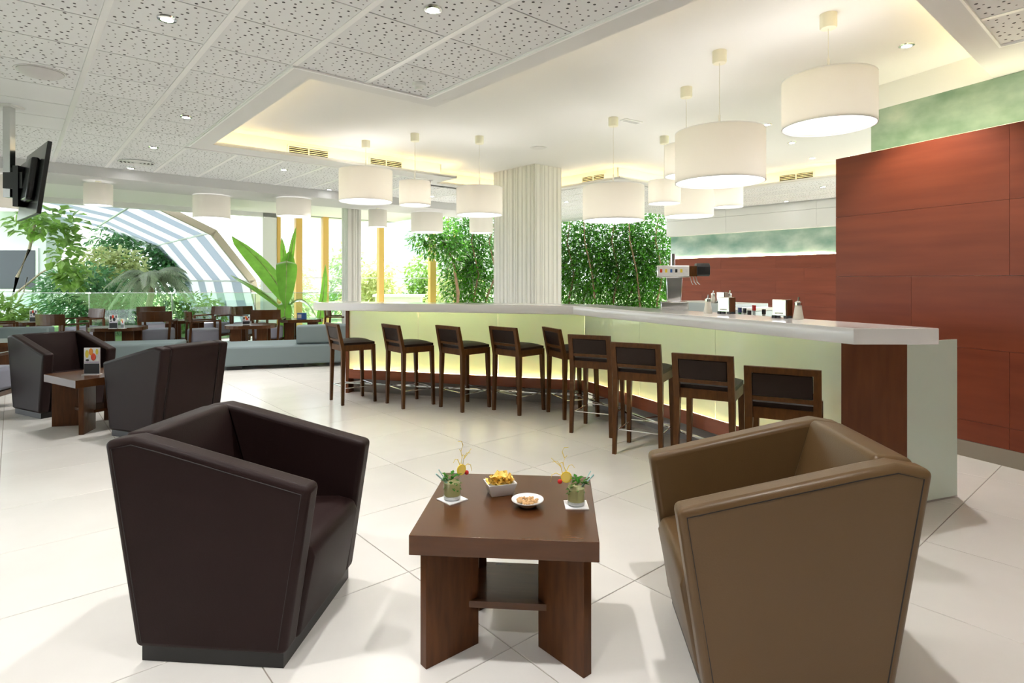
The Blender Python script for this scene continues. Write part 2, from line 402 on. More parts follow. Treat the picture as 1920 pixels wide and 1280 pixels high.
# local +y points left of e i.e. towards the room; the face is y = 0
rows = [(.128, .29), (.29, .86), (.86, 1.43), (1.43, 2.0), (2.0, 2.565)]
cuts = [[-.36, -2.3], [-.36, -2.0], [.35, -1.6], [-.36, -2.2], [-.36, -1.9]]
for (z0, z1), cs in zip(rows, cuts):
    xs = [1.057]+cs+[-6.5]
    for x1, x0 in zip(xs[:-1], xs[1:]):
        MB().box(x0+.001, x1-.001, -.019, 0, z0+.001, z1-.001).build('panel', 'red_wood', wall)
bb = struct(MB().box(-6.5, 1.057, -.02, .004, 0, .126).build('baseboard_right', 'stone_grey', loc=(3.566, 4.675, 0), rotz=RW), 'grey stone baseboard under the red wall')
upper = MB().box(-6.5, .93, -.62, -.34, 2.5, ZR+.02).build('upper_wall', 'plaster', wall)
MB().box(-6.5, .93, -.34, -.325, ZC, ZR+.01).build('fascia', 'plaster', wall)
MB().box(-6.5, .93, -.34, -.330, 2.567, ZC).build('printed_glass', 'green_print', wall)
MB().tube([(-6.4, -.10, 2.575), (1.0, -.10, 2.575)], .012, 6).build('led_strip', 'led_wall', wall)

# ---- back wall behind the bar: plane a = 12.64
bw = struct(MB().box(12.70, 13.0, 2.5, 8.61, 0, ZR).build('wall_back', 'plaster', rotz=TH), 'back wall behind the bar with red planks and green glass band')
rnd = random.Random(5)
for k in range(7):
    z0 = .02+k*.272; z1 = z0+.272
    cs = [2.5, 3.4+.7*(k % 2)+rnd.uniform(0, .3), 5.3+.6*((k+1) % 2), 7.2+.5*(k % 2), 8.61]
    for b0, b1 in zip(cs[:-1], cs[1:]): MB().box(12.64, 12.689, b0+.001, b1-.001, z0+.001, z1-.001).build('plank', 'red_wood_far', bw)
MB().box(12.69, 12.70, 2.5, 8.61, 0, 1.92).build('backing', 'dark_wood', bw)
MB().box(12.695, 12.70, 2.5, 8.61, 1.93, 2.48).build('printed_glass', 'green_print_far', bw)
for b0, b1 in ((2.5, 5.0), (5.0, 7.0), (7.0, 8.61)):
    for z0, z1 in ((2.48, 2.85), (2.855, 3.03)):
        MB().box(12.50, 12.70, b0+.002, b1-.002, z0, z1).build('white_panel', 'plaster', bw)
MB().tube([(12.675, 2.6, 1.935), (12.675, 8.55, 1.935)], .010, 6).build('led_strip', 'led_wall', bw)

# ---- ribbed columns
def column(name, label, a0, a1, b0, b1, z1, pitch=.05):
    rc = random.Random(7)
    c_ = struct(MB().box(a0+.012, a1-.012, b0+.012, b1-.012, 0, z1).build(name, 'column_paint', rotz=TH), label)
    rb = MB()
    for (lo, hi, fix) in ((b0, b1, 'a'), (a0, a1, 'b')):
        s = lo
        while s < hi-.01:
            w_ = rc.choice((.012, .018, .028, .045, .075)); e = min(s+w_, hi)
            if fix == 'a': rb.box(a0, a0+.014, s, e-.006, 0, z1)
            else: rb.box(s, e-.006, b0, b0+.014, 0, z1)
            s = e
    o = rb.build('ribs', 'column_paint', c_); o['kind'] = 'stuff'
    return c_
fa = .367*CA+9.34*SA; fb = -.367*SA+9.34*CA
column('column_1', 'wide white ribbed column behind the bar', fa, fa+.61, fb, fb+1.06, ZR)
fa = -3.47*CA+12.3*SA; fb = 3.47*SA+12.3*CA
column('column_2', 'slim white ribbed column by the windows', fa, fa+.315, fb, fb+.30, ZC)

# ---- window wall at b = 14.7
BWIN = 14.7
struct(MB().box(5.0, 10.4, BWIN, BWIN+.15, ZC, ZR).build('trim_3', 'plaster', rotz=TH), 'white header above the golden framed windows')
lint = struct(MB().box(-12, 5.0, BWIN, BWIN+.2, 2.93, ZR).build('trim_1', 'plaster', rotz=TH), 'white lintel above the glazed front')
for k, (a0, a1, mt) in enumerate(((4.62, 4.95, 'white_frame'),)):
    struct(MB().box(a0, a1, BWIN, BWIN+.2, 0, ZR).build('trim_2', mt, rotz=TH), 'white pilaster between conservatory and windows')
gold = [(5.0, .09), (5.5, .16), (6.2, .15), (7.8, .15), (9.5, .2), (10.35, .07)]
for k in range(len(gold)-1):
    a0 = gold[k][0]; a1 = gold[k+1][0]
    wn = struct(MB().box(a0+gold[k][1]/2, a1-gold[k+1][1]/2, BWIN+.03, BWIN+.075, .0, .06).build('window_%d' % (k+1), 'white_frame', rotz=TH), 'tall window with golden frame posts')
    MB().box(a0+gold[k][1]/2, a1-gold[k+1][1]/2, BWIN+.05, BWIN+.058, .06, ZC).build('pane', 'window_glass', wn)
    MB().box(a0+gold[k][1]/2, a1-gold[k+1][1]/2, BWIN+.04, BWIN+.07, 1.43, 1.46).build('transom', 'white_frame', wn)
    MB().box(a0-gold[k][1]/2, a0+gold[k][1]/2, BWIN-.02, BWIN+.12, 0, ZC).build('frame_post', 'gold_wood', wn)
    if k == len(gold)-2: MB().box(a1-gold[k+1][1]/2, a1+gold[k+1][1]/2, BWIN-.02, BWIN+.12, 0, ZC).build('frame_post', 'gold_wood', wn)

# ================================================================== OUTDOORS
ground = struct(MB().box(-60, 60, -30, 70, -.4, -.14).build('ground', 'lawn', rotz=TH), 'garden ground outside')
# conservatory arch: facets in (a, z), barrel along b
F = [(5.0, -.1), (4.66, 1.40), (3.75, 2.60), (2.30, 3.30), (.20, 3.75), (-2.4, 3.75)]
cons = thing('conservatory_roof', 'curved conservatory roof of white and grey translucent strips over the garden', 'roof')
cons.rotation_euler = (0, 0, TH)
b0c, nst, wst = 15.5, 5, 1.95
for k in range(nst):
    for (p, q) in zip(F[:-1], F[1:]):
        ba, bb_ = b0c+k*wst, b0c+(k+1)*wst
        fr = .56
        for s0, s1, mt in ((0, fr, 'roof_white'), (fr, 1, 'roof_grey')):
            y0, y1 = ba+wst*s0, ba+wst*s1
            dn = -.03
            MB().hexa([(p[0]+dn, y0, p[1]+dn), (p[0]+dn, y1, p[1]+dn), (q[0]+dn, y1, q[1]+dn), (q[0]+dn, y0, q[1]+dn)],
                      [(p[0], y0, p[1]), (p[0], y1, p[1]), (q[0], y1, q[1]), (q[0], y0, q[1])]).build('roof_strip', mt, cons)
for (a_, z_) in F[1:-1]:
    MB().box(a_-.06, a_-.01, b0c, b0c+nst*wst, z_-.06, z_-.02).build('purlin', 'white_frame', cons)
am = MB()
for p, q in zip(F[:-1], F[1:]):
    d = Vector((q[0]-p[0], q[1]-p[1])).normalized(); nx, nz = -d.y, d.x
    t_ = -.16
    am.hexa([(p[0], b0c-.14, p[1]), (p[0], b0c, p[1]), (q[0], b0c, q[1]), (q[0], b0c-.14, q[1])],
            [(p[0]-nx*t_, b0c-.14, p[1]-nz*t_), (p[0]-nx*t_, b0c, p[1]-nz*t_), (q[0]-nx*t_, b0c, q[1]-nz*t_), (q[0]-nx*t_, b0c-.14, q[1]-nz*t_)])
am.build('end_arch', 'arch_beige', cons)
# far buildings
def building(name, label, cat, X0, X1, Y, z1, mt, wins, depth=4, wmat='dark_glazing'):
    t = thing(name, label, cat, (0, 0, -.2))
    MB().box(X0, X1, Y, Y+depth, 0, z1).build('wall', mt, t)
    for (x0, x1, za, zb) in wins:
        wv = MB().box(x0-.08, x1+.08, Y-.06, Y-.001, za-.08, zb+.08).build('window', 'white_frame', t)
        MB().box(x0, x1, Y-.075, Y-.05, za, zb).build('pane', wmat, wv)
    return t
building('pavilion', 'white pavilion with a dark band of windows behind the garden tree', 'building', -26, -15.2, 19, 5.2, 'house_white',
         [(-19.6, -18.4, 1.3, 2.55), (-18.2, -17.0, 1.3, 2.55), (-16.8, -15.5, 1.3, 2.55)] )
building('apartment_house', 'pale apartment house seen beyond the golden framed windows', 'building', -15, 1, 40, 9, 'house_white',
         [(-13.8, -12.4, 3.2, 5.2), (-10.8, -9.4, 3.2, 5.2), (-7.4, -6, 3.2, 5.2), (-4, -2.6, 3.2, 5.2), (-1, .3, 3.2, 5.2), (-13.8, -12.4, 6.2, 8), (-10.8, -9.4, 6.2, 8), (-7.4, -6, 6.2, 8), (-4, -2.6, 6.2, 8)], wmat='house_blue')
gw = thing('garden_wall', 'low white garden wall outside the middle window', 'wall', (-3.3, 18.5, -.2))
MB().box(-1.05, .4, 0, .35, 0, 1.05).build('wall', 'house_white', gw); MB().box(-1.12, .47, -.06, .41, 1.05, 1.12).build('coping', 'house_white', gw)

# foliage makers
def leaf(mb, p, d, up, L, W):
    d = d.normalized(); s = d.cross(up)
    if s.length < 1e-3: s = d.cross(Vector((1, 0, 0)))
    s.normalize(); u = s.cross(d)
    a = p; m_ = p+d*L*.5+u*L*.06; e = p+d*L-u*L*.08
    mb.add([a, m_+s*W/2, e, m_-s*W/2], [(0, 1, 2), (0, 2, 3)])
def blob(mb, r_, c, rad, N, L, W, droop=.3):
    for _ in range(N):
        v = Vector((r_.gauss(0, 1), r_.gauss(0, 1), r_.gauss(0, 1))).normalized()*(r_.random()**.45)
        p = Vector((c[0]+v.x*rad[0], c[1]+v.y*rad[1], c[2]+v.z*rad[2]))
        d = Vector((v.x+r_.uniform(-.8, .8), v.y+r_.uniform(-.8, .8), v.z*.5-droop+r_.uniform(-.6, .6)))
        leaf(mb, p, d, Vector((r_.uniform(-.4, .4), r_.uniform(-.4, .4), 1)), L*r_.uniform(.7, 1.3), W*r_.uniform(.7, 1.3))
def plant(name, label, loc, blobs, lmat, L, W, stems=(), smat='bark', seed=1, group=None, cat='tree'):
    t = thing(name, label, cat, loc, 0, group); r_ = random.Random(seed); mb = MB()
    for c, rad, N in blobs: blob(mb, r_, c, rad, N, L, W)
    mb.build('foliage', lmat, t)
    for path, ra, rb_ in stems: MB().tube(path, ra, 7, r1=rb_).build('trunk' if ra > .03 else 'branch', smat, t, smooth=True)
    return t
def gz(loc): return (loc[0], loc[1], -.14)
G = 'ficus trees screening the windows'
# ficus screen (right of the wide column and left of it)
for k, (X, Y, wd, lab) in enumerate(((1.55, 16.9, 1.3, 'leafy green ficus tree just right of the wide ribbed column'), (2.75, 16.4, 1.25, 'leafy green ficus tree in the middle of the green screen'),
                                    (3.85, 15.9, 1.15, 'leafy green ficus tree next to the beer tap and red planks'), (-1.15, 16.6, 1.1, 'leafy green ficus tree just left of the wide ribbed column'))):
    sp = []
    for q in range(3):
        x0 = (-.5, .1, .55)[q]*wd
        sp.append(([(x0*.5, -.1, 0), (x0*.7, -.15, 1.0), (x0+.1, -.2, 1.7), (x0-.1, -.2, 2.6), (x0*1.2, -.1, 3.4)], .034, .012))
    plant('ficus_tree', lab, (X, Y, -.14), [((0, .1, 1.9), (wd*.85, .55, 2.1), 6400), ((0, .6, 2.0), (wd*.95, .4, 2.1), 3400)], 'leaf_ficus', .13, .060, sp, 'bark', 20+k, G)
plant('ficus_branch_tree', 'green ficus crown arching over the last golden window post', (-2.05, 15.6, -.14), [((0, 0, 2.62), (.75, .4, .55), 1100), ((.5, 0, 2.3), (.4, .4, .5), 380)], 'leaf_ficus', .15, .06,
      [([(.55, .1, 0), (.6, .1, 1.2), (.45, .1, 2.1), (.1, 0, 2.8)], .05, .02)], 'bark', 41)
# inside the conservatory
plant('broadleaf_tree', 'slender tree with round light leaves in front of the white pavilion', (-12.3, 14.6, -.14),
      [((.55, 0, 3.0), (.95, .5, .36), 190), ((1.1, 0, 2.3), (.30, .35, .85), 130), ((1.3, 0, 1.6), (.4, .3, .30), 80)], 'leaf_light', .24, .20,
      [([(-.35, 0, 0), (-.30, 0, .8), (-.1, 0, 1.6), (.2, 0, 2.3), (.35, 0, 3.0)], .055, .03), ([(-.25, 0, 1.1), (.4, .1, 1.7), (1.1, .1, 2.1)], .03, .012), ([(-.3, 0, .6), (.05, 0, 1.2), (.15, 0, 1.6)], .028, .012)], 'bark_pale', 51)
plant('dark_shrub', 'large dark green shrub left of the palm in the garden', (-11.9, 16.2, -.14), [((0, 0, 1.05), (1.35, .8, .95), 2300), ((.9, 0, .7), (.9, .6, .6), 900)], 'leaf_dark', .22, .075,
      [([(0, 0, 0), (.1, 0, 1.0)], .04, .02)], 'bark', 52, cat='shrub')
plant('conservatory_bush', 'tall mixed green bush under the curved white roof', (-13.1, 20.4, -.14), [((.2, 0, 1.8), (1.6, .85, 1.6), 1900), ((1.3, 0, 2.3), (.9, .7, .7), 700), ((-.8, 0, 2.9), (.8, .6, .6), 420)], 'leaf_dark', .26, .12,
      [([(0, 0, 0), (.1, 0, 1.8)], .05, .03)], 'bark', 53, cat='shrub')
plant('light_bush', 'pale yellow green bush among the darker conservatory plants', (-12.6, 18.2, -.14), [((0, 0, 1.95), (1.2, .4, .62), 850)], 'leaf_bright', .24, .12, [([(0, 0, 0), (0, 0, 2.0)], .04, .02)], 'bark', 54, cat='shrub')
plant('edge_bush', 'low light green bush at the left edge beyond the lounge', (-11.25, 12.9, -.14), [((-.1, 0, .65), (.75, .6, .5), 800)], 'leaf_light', .2, .09, [([(0, 0, 0), (0, 0, .6)], .03, .02)], 'bark', 55, cat='shrub')
plant('low_green_bush', 'low fresh green bush at the foot of the palm', (-9.2, 16.9, -.14), [((0, 0, .55), (.95, .5, .55), 900)], 'leaf_light', .2, .08, [([(0, 0, 0), (0, 0, .5)], .03, .02)], 'bark', 56, cat='shrub')
# palm
palm = thing('garden_palm', 'feathery pale palm with drooping fronds in the conservatory', 'palm', (-9.2, 14.6, -.14))
MB().tube([(0, 0, 0), (.04, 0, .6), (.16, 0, 1.2), (.14, 0, 1.6)], .10, 9, r1=.06).build('trunk', 'bark_pale', palm, smooth=True)
r_ = random.Random(9)
for k in range(17):
    az = k*2.399; rise = r_.uniform(.2, 1.0); Lf = r_.uniform(.95, 1.35); mb = MB(); prev = None
    pts_ = []
    for i in range(15):
        t_ = i/14; rr = Lf*t_
        pts_.append(Vector((.14+math.cos(az)*rr*.85, math.sin(az)*rr*.7, 1.6+rise*rr*.9-1.05*t_*t_*Lf*(.55+.5*(1-rise)))))
    mb.tube(pts_, .010, 5, r1=.003)
    for i in range(2, 15):
        d = (pts_[i]-pts_[i-1]).normalized(); sd = d.cross(Vector((0, 0, 1))).normalized()
        for sg in (-1, 1):
            for q in (0, .5): leaf(mb, pts_[i-1].lerp(pts_[i], q), sd*sg+d*.7+Vector((0, 0, -.55)), Vector((0, 0, 1)), .34*(1-.5*abs(i/14-.4)), .026)
    mb.build('frond', 'leaf_palm', palm)
# banana plant
ban = thing('banana_plant', 'bright green banana plant with broad leaves beside the lounge', 'plant', (-5.1, 13.15, -.002))
def bleaf(path, W, yaw):
    P = [Vector(p) for p in path]; mb = MB(); k = len(P); vs = []
    side = Vector((math.cos(yaw), math.sin(yaw), 0))
    for i, p in enumerate(P):
        t_ = i/(k-1); ww = W*math.sin(math.pi*min(1, .08+t_*.9))**.6 if t_ < 1 else .01
        vs += [p-side*ww/2+Vector((0, 0, -.12*ww)), p, p+side*ww/2+Vector((0, 0, -.12*ww))]
    fs = []
    for i in range(k-1): fs += [(3*i, 3*i+1, 3*i+4, 3*i+3), (3*i+1, 3*i+2, 3*i+5, 3*i+4)]
    mb.add(vs, fs); o = mb.build('leaf', 'leaf_banana', ban, smooth=True)
    MB().tube(P, .016, 6, r1=.004).build('midrib', 'leaf_bright', o)
def arc(p0, p1, p2, k=9):
    p0, p1, p2 = Vector(p0), Vector(p1), Vector(p2)
    return [(1-t)**2*p0+2*t*(1-t)*p1+t*t*p2 for t in [i/(k-1) for i in range(k)]]
MB().tube([(0, 0, 0), (.02, 0, .7), (.0, 0, 1.2)], .085, 10, r1=.05).build('stem', 'leaf_banana', ban, smooth=True)
bleaf(arc((-.02, 0, .95), (-.42, .1, 1.75), (-1.28, .1, 2.40)), .58, 1.0)
bleaf(arc((.0, 0, 1.0), (.05, .05, 1.9), (.22, 0, 2.58)), .14, .2)
bleaf(arc((-.05, 0, 1.0), (-.05, .1, 1.7), (-.14, .1, 2.36)), .16, .2)
bleaf(arc((.0, -.05, 1.75), (.12, -.2, 2.1), (.14, -.42, .75)), .46, .1)
bleaf(arc((.02, 0, 1.0), (.0, -.05, 1.6), (.08, -.02, 2.05)), .40, .15)
bleaf(arc((.05, 0, .8), (.45, -.1, 1.25), (.80, -.2, .45)), .40, 1.9)
bleaf(arc((-.05, 0, .7), (-.6, 0, 1.25), (-1.35, .2, 1.50)), .26, 1.2)
bleaf(arc((.0, -.1, .9), (.1, -.25, .9), (.05, -.35, .1)), .30, .1)
bleaf(arc((.55, .2, 0), (.80, .2, .7), (.84, .15, 1.75)), .17, .4)
# sunny shrubs beyond the windows
SH = [(-7.9, 20.4, 1.5, 1.2, 'leaf_bright', 'sunlit pale shrub behind the first golden window'), (-6.3, 22.8, 1.9, 1.15, 'leaf_light', 'sunlit green shrub left of the slim column'),
      (-4.9, 20.4, 1.3, 1.15, 'leaf_bright', 'sunlit yellow green shrub right of the slim column'), (-3.3, 22.8, 1.5, 1.15, 'leaf_light', 'sunlit green shrub between the two right golden posts'),
      (-1.9, 20.4, 1.1, 1.1, 'leaf_bright', 'sunlit pale shrub behind the last golden window')]
for k, (X, Y, hh, rr, mt, lab) in enumerate(SH):
    plant('sunlit_shrub', lab, (X, Y, -.14), [((0, 0, .9), (rr, .7, .85), 1000), ((.2*(-1)**k, 0, .9+hh*.6), (rr*.6, .5, hh*.5), 380)], mt, .26, .11, [([(0, 0, 0), (0, 0, 1.0)], .04, .02)], 'bark', 70+k, 'shrubs beyond the windows', 'shrub')

# glass balustrade
rail = thing('glass_balustrade', 'frameless glass balustrade between the lounge and the garden', 'balustrade', (0, 13.1, 0))
for k in range(4):
    x0 = -11.9+k*1.95
    pn = MB().box(x0+.01, x0+1.94, 13.7-13.1, 13.712-13.1, .02, 1.09).build('pane', 'rail_glass', rail)
    MB().box(x0+.01, x0+1.94, .594, .618, 1.085, 1.097).build('edge', 'acrylic', pn)
    if k: MB().box(x0-.07, x0+.07, .57, .64, 1.07, 1.10).build('clip', 'steel', rail)
    if k: MB().tube([(x0, .606, 0), (x0, .606, 1.09)], .014, 8).build('post', 'steel', rail)

# ================================================================== BAR
C = Vector((.657, 6.24)); uR = Vector((.415, -.910)).normalized(); uL = Vector((-.961, .276)).normalized()
nR = Vector((-uR.y, uR.x)); nL = Vector((uL.y, -uL.x))     # inward (behind the bar)
def corner(d):
    det = nR.x*nL.y-nR.y*nL.x
    return Vector((C.x+(d*nL.y-nR.y*d)/det, C.y+(nR.x*d-nL.x*d)/det))
def RL(s, d): p = C+uR*s+nR*d; return (p.x, p.y)
def LL(s, d): p = C+uL*s+nL*d; return (p.x, p.y)
bar = thing('bar_counter', 'angled white topped bar with glowing pale green glass front', 'bar', (0, 0, 0))
Rc = (1.972, 3.36); Re = (2.468, 3.36)
cb = corner(.45); sR = (Vector(Rc)-C).dot(uR); LE = 3.217
# top
def rear_at(y): # rear line of right wing at given y
    p = Vector(RL(0, .45)); t = (y-p.y)/uR.y; return (p.x+uR.x*t, y)
top = MB().prism([(C.x, C.y), LL(LE, 0), LL(LE, .45), (cb.x, cb.y), rear_at(3.36), Rc][::-1], 1.025, 1.12)
top.build('worktop', 'white_top', bar, bevel=.004)
d0 = .20; PC = corner(d0); PB = corner(d0+.16); PCk = corner(d0+.012)
sW = 3.10; Wp = (2.05, 3.60)
# glass fronts split in panels
def wing(lbl, P0, u, nrm, L, cuts, endw):
    us = Vector(u)
    for s0, s1 in zip(cuts[:-1], cuts[1:]):
        a_, b_ = P0+us*(s0+.002), P0+us*(s1-.002)
        q = [a_, b_, b_+nrm*.008, a_+nrm*.008]
        m_ = MB().hexa([(p.x, p.y, .295) for p in q], [(p.x, p.y, 1.024) for p in q]); m_.build('front_glass', 'bar_glass', bar)
    def strip(name, t0, t1, z0, z1, mt, s0=0, s1=L):
        a_, b_ = P0+us*s0, P0+us*s1; q = [a_+nrm*t0, b_+nrm*t0, b_+nrm*t1, a_+nrm*t1]
        return MB().hexa([(p.x, p.y, z0) for p in q], [(p.x, p.y, z1) for p in q]).build(name, mt, bar)
    strip('base_board', -.015, .16, .18, .294, 'bar_base_wood')
    strip('light_box_back', .15, .17, .18, 1.02, 'plaster')
    strip('toe_kick', .10, .14, 0, .18, 'toe_kick')
    strip('inner_carcass', .172, .19, 0, 1.02, 'plaster')
    a_, b_ = P0+us*.04, P0+us*(L-.04); c_ = nrm*.038
    MB().tube([(a_.x+c_.x, a_.y+c_.y, .305), (b_.x+c_.x, b_.y+c_.y, .305)], .010, 6).build('led_strip', 'led_bar', bar)
    for off, zz, rr in ((-.13, .150, .012), (-.09, .140, .008)):
        p0_, p1_ = P0+nrm*off, P0+us*L+nrm*off
        MB().tube([(p0_.x, p0_.y, zz), (p1_.x, p1_.y, zz)], rr, 8).build('foot_rail', 'chrome', bar)
    k = 0.3
    while k < L:
        p = P0+us*k; MB().tube([(p.x+nrm.x*-.13, p.y+nrm.y*-.13, .145), (p.x+nrm.x*.1, p.y+nrm.y*.1, .145)], .008, 6).build('rail_bracket', 'chrome', bar); k += .9
LLn = 2.93
wing('left', PC, uL, nL, LLn, [0, 1.0, 2.0, LLn], 0)
LRn = (Vector(Wp)-PC).dot(uR)
wing('right', PC, uR, nR, LRn, [0, .98, 1.96, LRn], 0)
# wooden ends
pe = PC+uL*(LLn); q = [pe-nL*.02, pe+uL*.04-nL*.02, pe+uL*.04+nL*.42, pe+nL*.42]
MB().hexa([(p.x, p.y, 0) for p in q], [(p.x, p.y, 1.024) for p in q]).build('end_panel', 'bar_wood', bar)
MB().prism([(2.035, 3.60), (2.43, 3.58), (2.43, 3.62), (2.06, 3.64)], 0, 1.024).build('end_panel', 'bar_wood', bar, bevel=.002)
MB().prism([(2.43, 3.592), (2.868, 3.752), (2.864, 3.764), (2.43, 3.604)], .012, 1.016).build('end_glass', 'frosted_end', bar)
MB().prism([(2.43, 3.590), (2.869, 3.750), (2.862, 3.768), (2.43, 3.608)], 0, .012).build('glass_channel', 'steel', bar)
# back counter behind the bar
bkc = thing('back_counter', 'stainless steel back counter behind the bar', 'counter', (0, 0, 0))
def RP(s0, s1, d0_, d1_): return [RL(s0, d0_), RL(s1, d0_), RL(s1, d1_), RL(s0, d1_)]
MB().prism(RP(-.9, .22, 2.0, 2.58), 0, 1.07).build('cabinet', 'steel_dull', bkc)
MB().prism(RP(-.92, .24, 1.98, 2.6), 1.07, 1.11).build('worktop', 'steel_dull', bkc)
ice = thing('ice_bin', 'steel undercounter ice bin with white lid beside the bottles behind the bar', 'appliance', (0, 0, 0))
MB().prism(RP(.27, .55, 2.0, 2.5), 0, 1.04).build('body', 'steel_dull', ice); MB().prism(RP(.27, .55, 2.0, 2.5), 1.045, 1.075).build('lid', 'white_top', ice)
spd = thing('speed_rack', 'steel bottle rack behind the right wing of the bar', 'rack', (0, 0, 0))
MB().prism(RP(.75, 2.3, .62, .95), 0, .86).build('body', 'steel_dull', spd); MB().prism(RP(.75, 2.3, .60, .615), .80, .95).build('rail', 'steel', spd)
caps = ['cap_gold', 'cap_black', 'cap_blue', 'cap_red', 'cap_black', 'cap_black', 'cap_gold', 'cap_red']
bods = ['bottle_green', 'bottle_clear', 'bottle_green', 'bottle_clear', 'bottle_brown', 'bottle_clear', 'bottle_brown', 'bottle_green']
names = ['gold capped green', 'black capped clear', 'blue capped green', 'red capped clear', 'black capped brown', 'black capped clear', 'gold capped brown', 'red capped green']
ordn = ['first', 'second', 'third', 'fourth', 'fifth', 'sixth', 'seventh', 'eighth']
for k in range(8):
    p = RL(1.56+.052*k, .67+.11*(k % 2)); hh = (.31, .29, .30, .32, .28, .29, .22, .20)[k]
    t = thing('liquor_bottle', '%s bottle behind the bar, %s from the napkin holder' % (names[k], ordn[k]), 'bottle', (p[0], p[1], .86), 0, 'bottles in the rack behind the bar')
    MB().lathe([(.032, 0), (.034, .01), (.034, hh*.55), (.014, hh*.72), (.013, hh*.88)], 14).build('body', bods[k], t, smooth=True)
    MB().lathe([(.016, hh*.86), (.016, hh)], 12).build('cap', caps[k], t)
# napkin holders, sugar dispensers
def napkin(loc, rz, label):
    t = thing('napkin_holder', label, 'napkin holder', loc, rz, 'napkin holders on the bar')
    MB().box(-.055, .045, -.045, .045, .018, .135).build('body', 'chrome', t, bevel=.004)
    MB().box(.047, .053, -.044, .044, .018, .133).build('side_plate', 'dark_wood_z', t)
    MB().box(-.035, .025, -.0465, -.045, .030, .042).build('napkins', 'paper_white', t)
    for x in (-.045, .04):
        for y in (-.035, .035): MB().box(x-.012, x+.012, y-.012, y+.012, 0, .019).build('foot', 'black', t)
def sugar(loc, label):
    t = thing('sugar_dispenser', label, 'sugar dispenser', loc, 0, 'sugar dispensers at the bar')
    MB().lathe([(.034, 0), (.036, .008), (.026, .065), (.022, .098)], 18).build('jar', 'ceramic_sugar', t, smooth=True)
    MB().lathe([(.025, .098), (.025, .118), (.010, .128)], 18).build('lid', 'chrome', t, smooth=True)
    MB().tube([(0, 0, .125), (.004, 0, .155)], .006, 8).build('spout', 'chrome', t)
rzb = math.atan2(uR.y, uR.x)
napkin((1.762, 4.78, 1.12), -.85, 'chrome and brown napkin holder beside the beer tap'); napkin((1.972, 4.247, 1.12), -.85, 'chrome and brown napkin holder nearest the counter end')
sugar((1.632, 4.85, 1.12), 'sugar dispenser between beer tap and napkin holder'); sugar((2.03, 4.13, 1.12), 'sugar dispenser nearest the end of the counter')
sugar((2.486, 7.20, 1.11), 'sugar dispenser on the back counter, left of its napkin holder'); sugar((2.69, 7.20, 1.11), 'sugar dispenser on the back counter, right of its napkin holder')
napkin((2.585, 7.15, 1.11), -.85, 'napkin holder on the steel back counter')
# beer tap
tap = thing('beer_tap', 'chrome beer tap tower with six small badges on the bar', 'beer tap', (1.515, 5.40, 1.12), -.15)
MB().box(-.135, .11, -.06, .12, 0, .075).build('base', 'chrome', tap, bevel=.004)
MB().hexa([(-.075, -.02, .075), (.05, -.02, .075), (.05, .07, .075), (-.075, .07, .075)], [(-.085, -.03, .30), (.06, -.03, .30), (.06, .08, .30), (-.085, .08, .30)]).build('tower', 'chrome', tap, bevel=.006)
MB().slab_x([(-.06, .30), (.11, .30), (.12, .41), (-.055, .41)], -.17, .12).build('head', 'chrome', tap, bevel=.008)
MB().box(-.165, .115, -.0600, -.0570, .312, .402).build('front_plate', 'porcelain', tap)
MB().box(.12, .19, -.045, .10, .31, .405).build('side_box', 'stool_wood', tap, bevel=.004)
MB().slab_x([(-.06, .325), (-.02, .31), (.09, .335), (.11, .40), (.09, .43), (-.03, .43), (-.065, .40)], .185, .30).build('handle_cover', 'black', tap, bevel=.006)
MB().tube([(-.02, .03, .40), (-.02, .03, .52)], .022, 10).build('top_pipe', 'chrome', tap, smooth=True)
for k, (cx, mt) in enumerate(((-.135, 'red_ink'), (-.09, 'yellow_ink'), (-.045, 'blue_card'), (0, 'menu_black'), (.045, 'yellow_ink'), (.09, 'acrylic'))):
    bd = MB().box(cx-.015, cx+.015, -.0635, -.0585, .335, .385).build('badge', 'paper_white', tap)
    MB().box(cx-.010, cx+.010, -.066, -.0630, .345, .376).build('emblem', mt, bd)
for k in range(3): MB().tube([(.13+.025*k, -.02, .31), (.14+.025*k, -.03, .26), (.15+.03*k, -.05, .235)], .004, 6).build('spout', 'chrome', tap)

# ================================================================== FURNITURE
def armchair(name, label, loc, rz, leather):
    t = thing(name, label, 'armchair', loc, rz, 'leather tub armchairs')
    hw_ = .34; ti = .095
    prof = [(-.285, .055), (.285, .055), (.375, .655), (-.20, .800), (-.30, .822), (-.41, .805)]
    for sg in (-1, 1):
        x0, x1 = sorted((sg*hw_, sg*(hw_-ti)))
        MB().slab_x(prof, x0, x1).build('arm', leather, t, bevel=.022, seg=4)
        xs = sg*(hw_-.0002)
        sp = [(-.258, .078), (-.376, .780), (-.30, .796), (-.20, .774), (.345, .634), (.258, .078)]
        MB().tube([(xs, y, z) for y, z in sp], .0022, 5).build('seam', 'seam', t)
    MB().slab_x([(-.285, .055), (-.14, .055), (-.15, .40), (-.275, .826), (-.405, .812)], -hw_+ti-.004, hw_-ti+.004).build('backrest', leather, t, bevel=.022, seg=4)
    MB().slab_x([(-.18, .055), (.288, .055), (.345, .36), (.33, .405), (.26, .42), (-.20, .40)], -hw_+ti+.002, hw_-ti-.002).build('seat', leather, t, bevel=.02, seg=4)
    MB().box(-hw_+.02, hw_-.02, -.27, .27, 0, .056).build('plinth', 'plinth', t)
    for sg in (-1, 1):
        MB().tube([(sg*(hw_-ti+.004), -.285, .07), (sg*(hw_-ti+.004), -.400, .79)], .003, 5).build('seam', 'seam', t)
    return t
armchair('tub_armchair', 'dark brown leather armchair left of the cocktail table', (-1.065, 2.44, 0), face(.995, -.085), 'leather_dark')
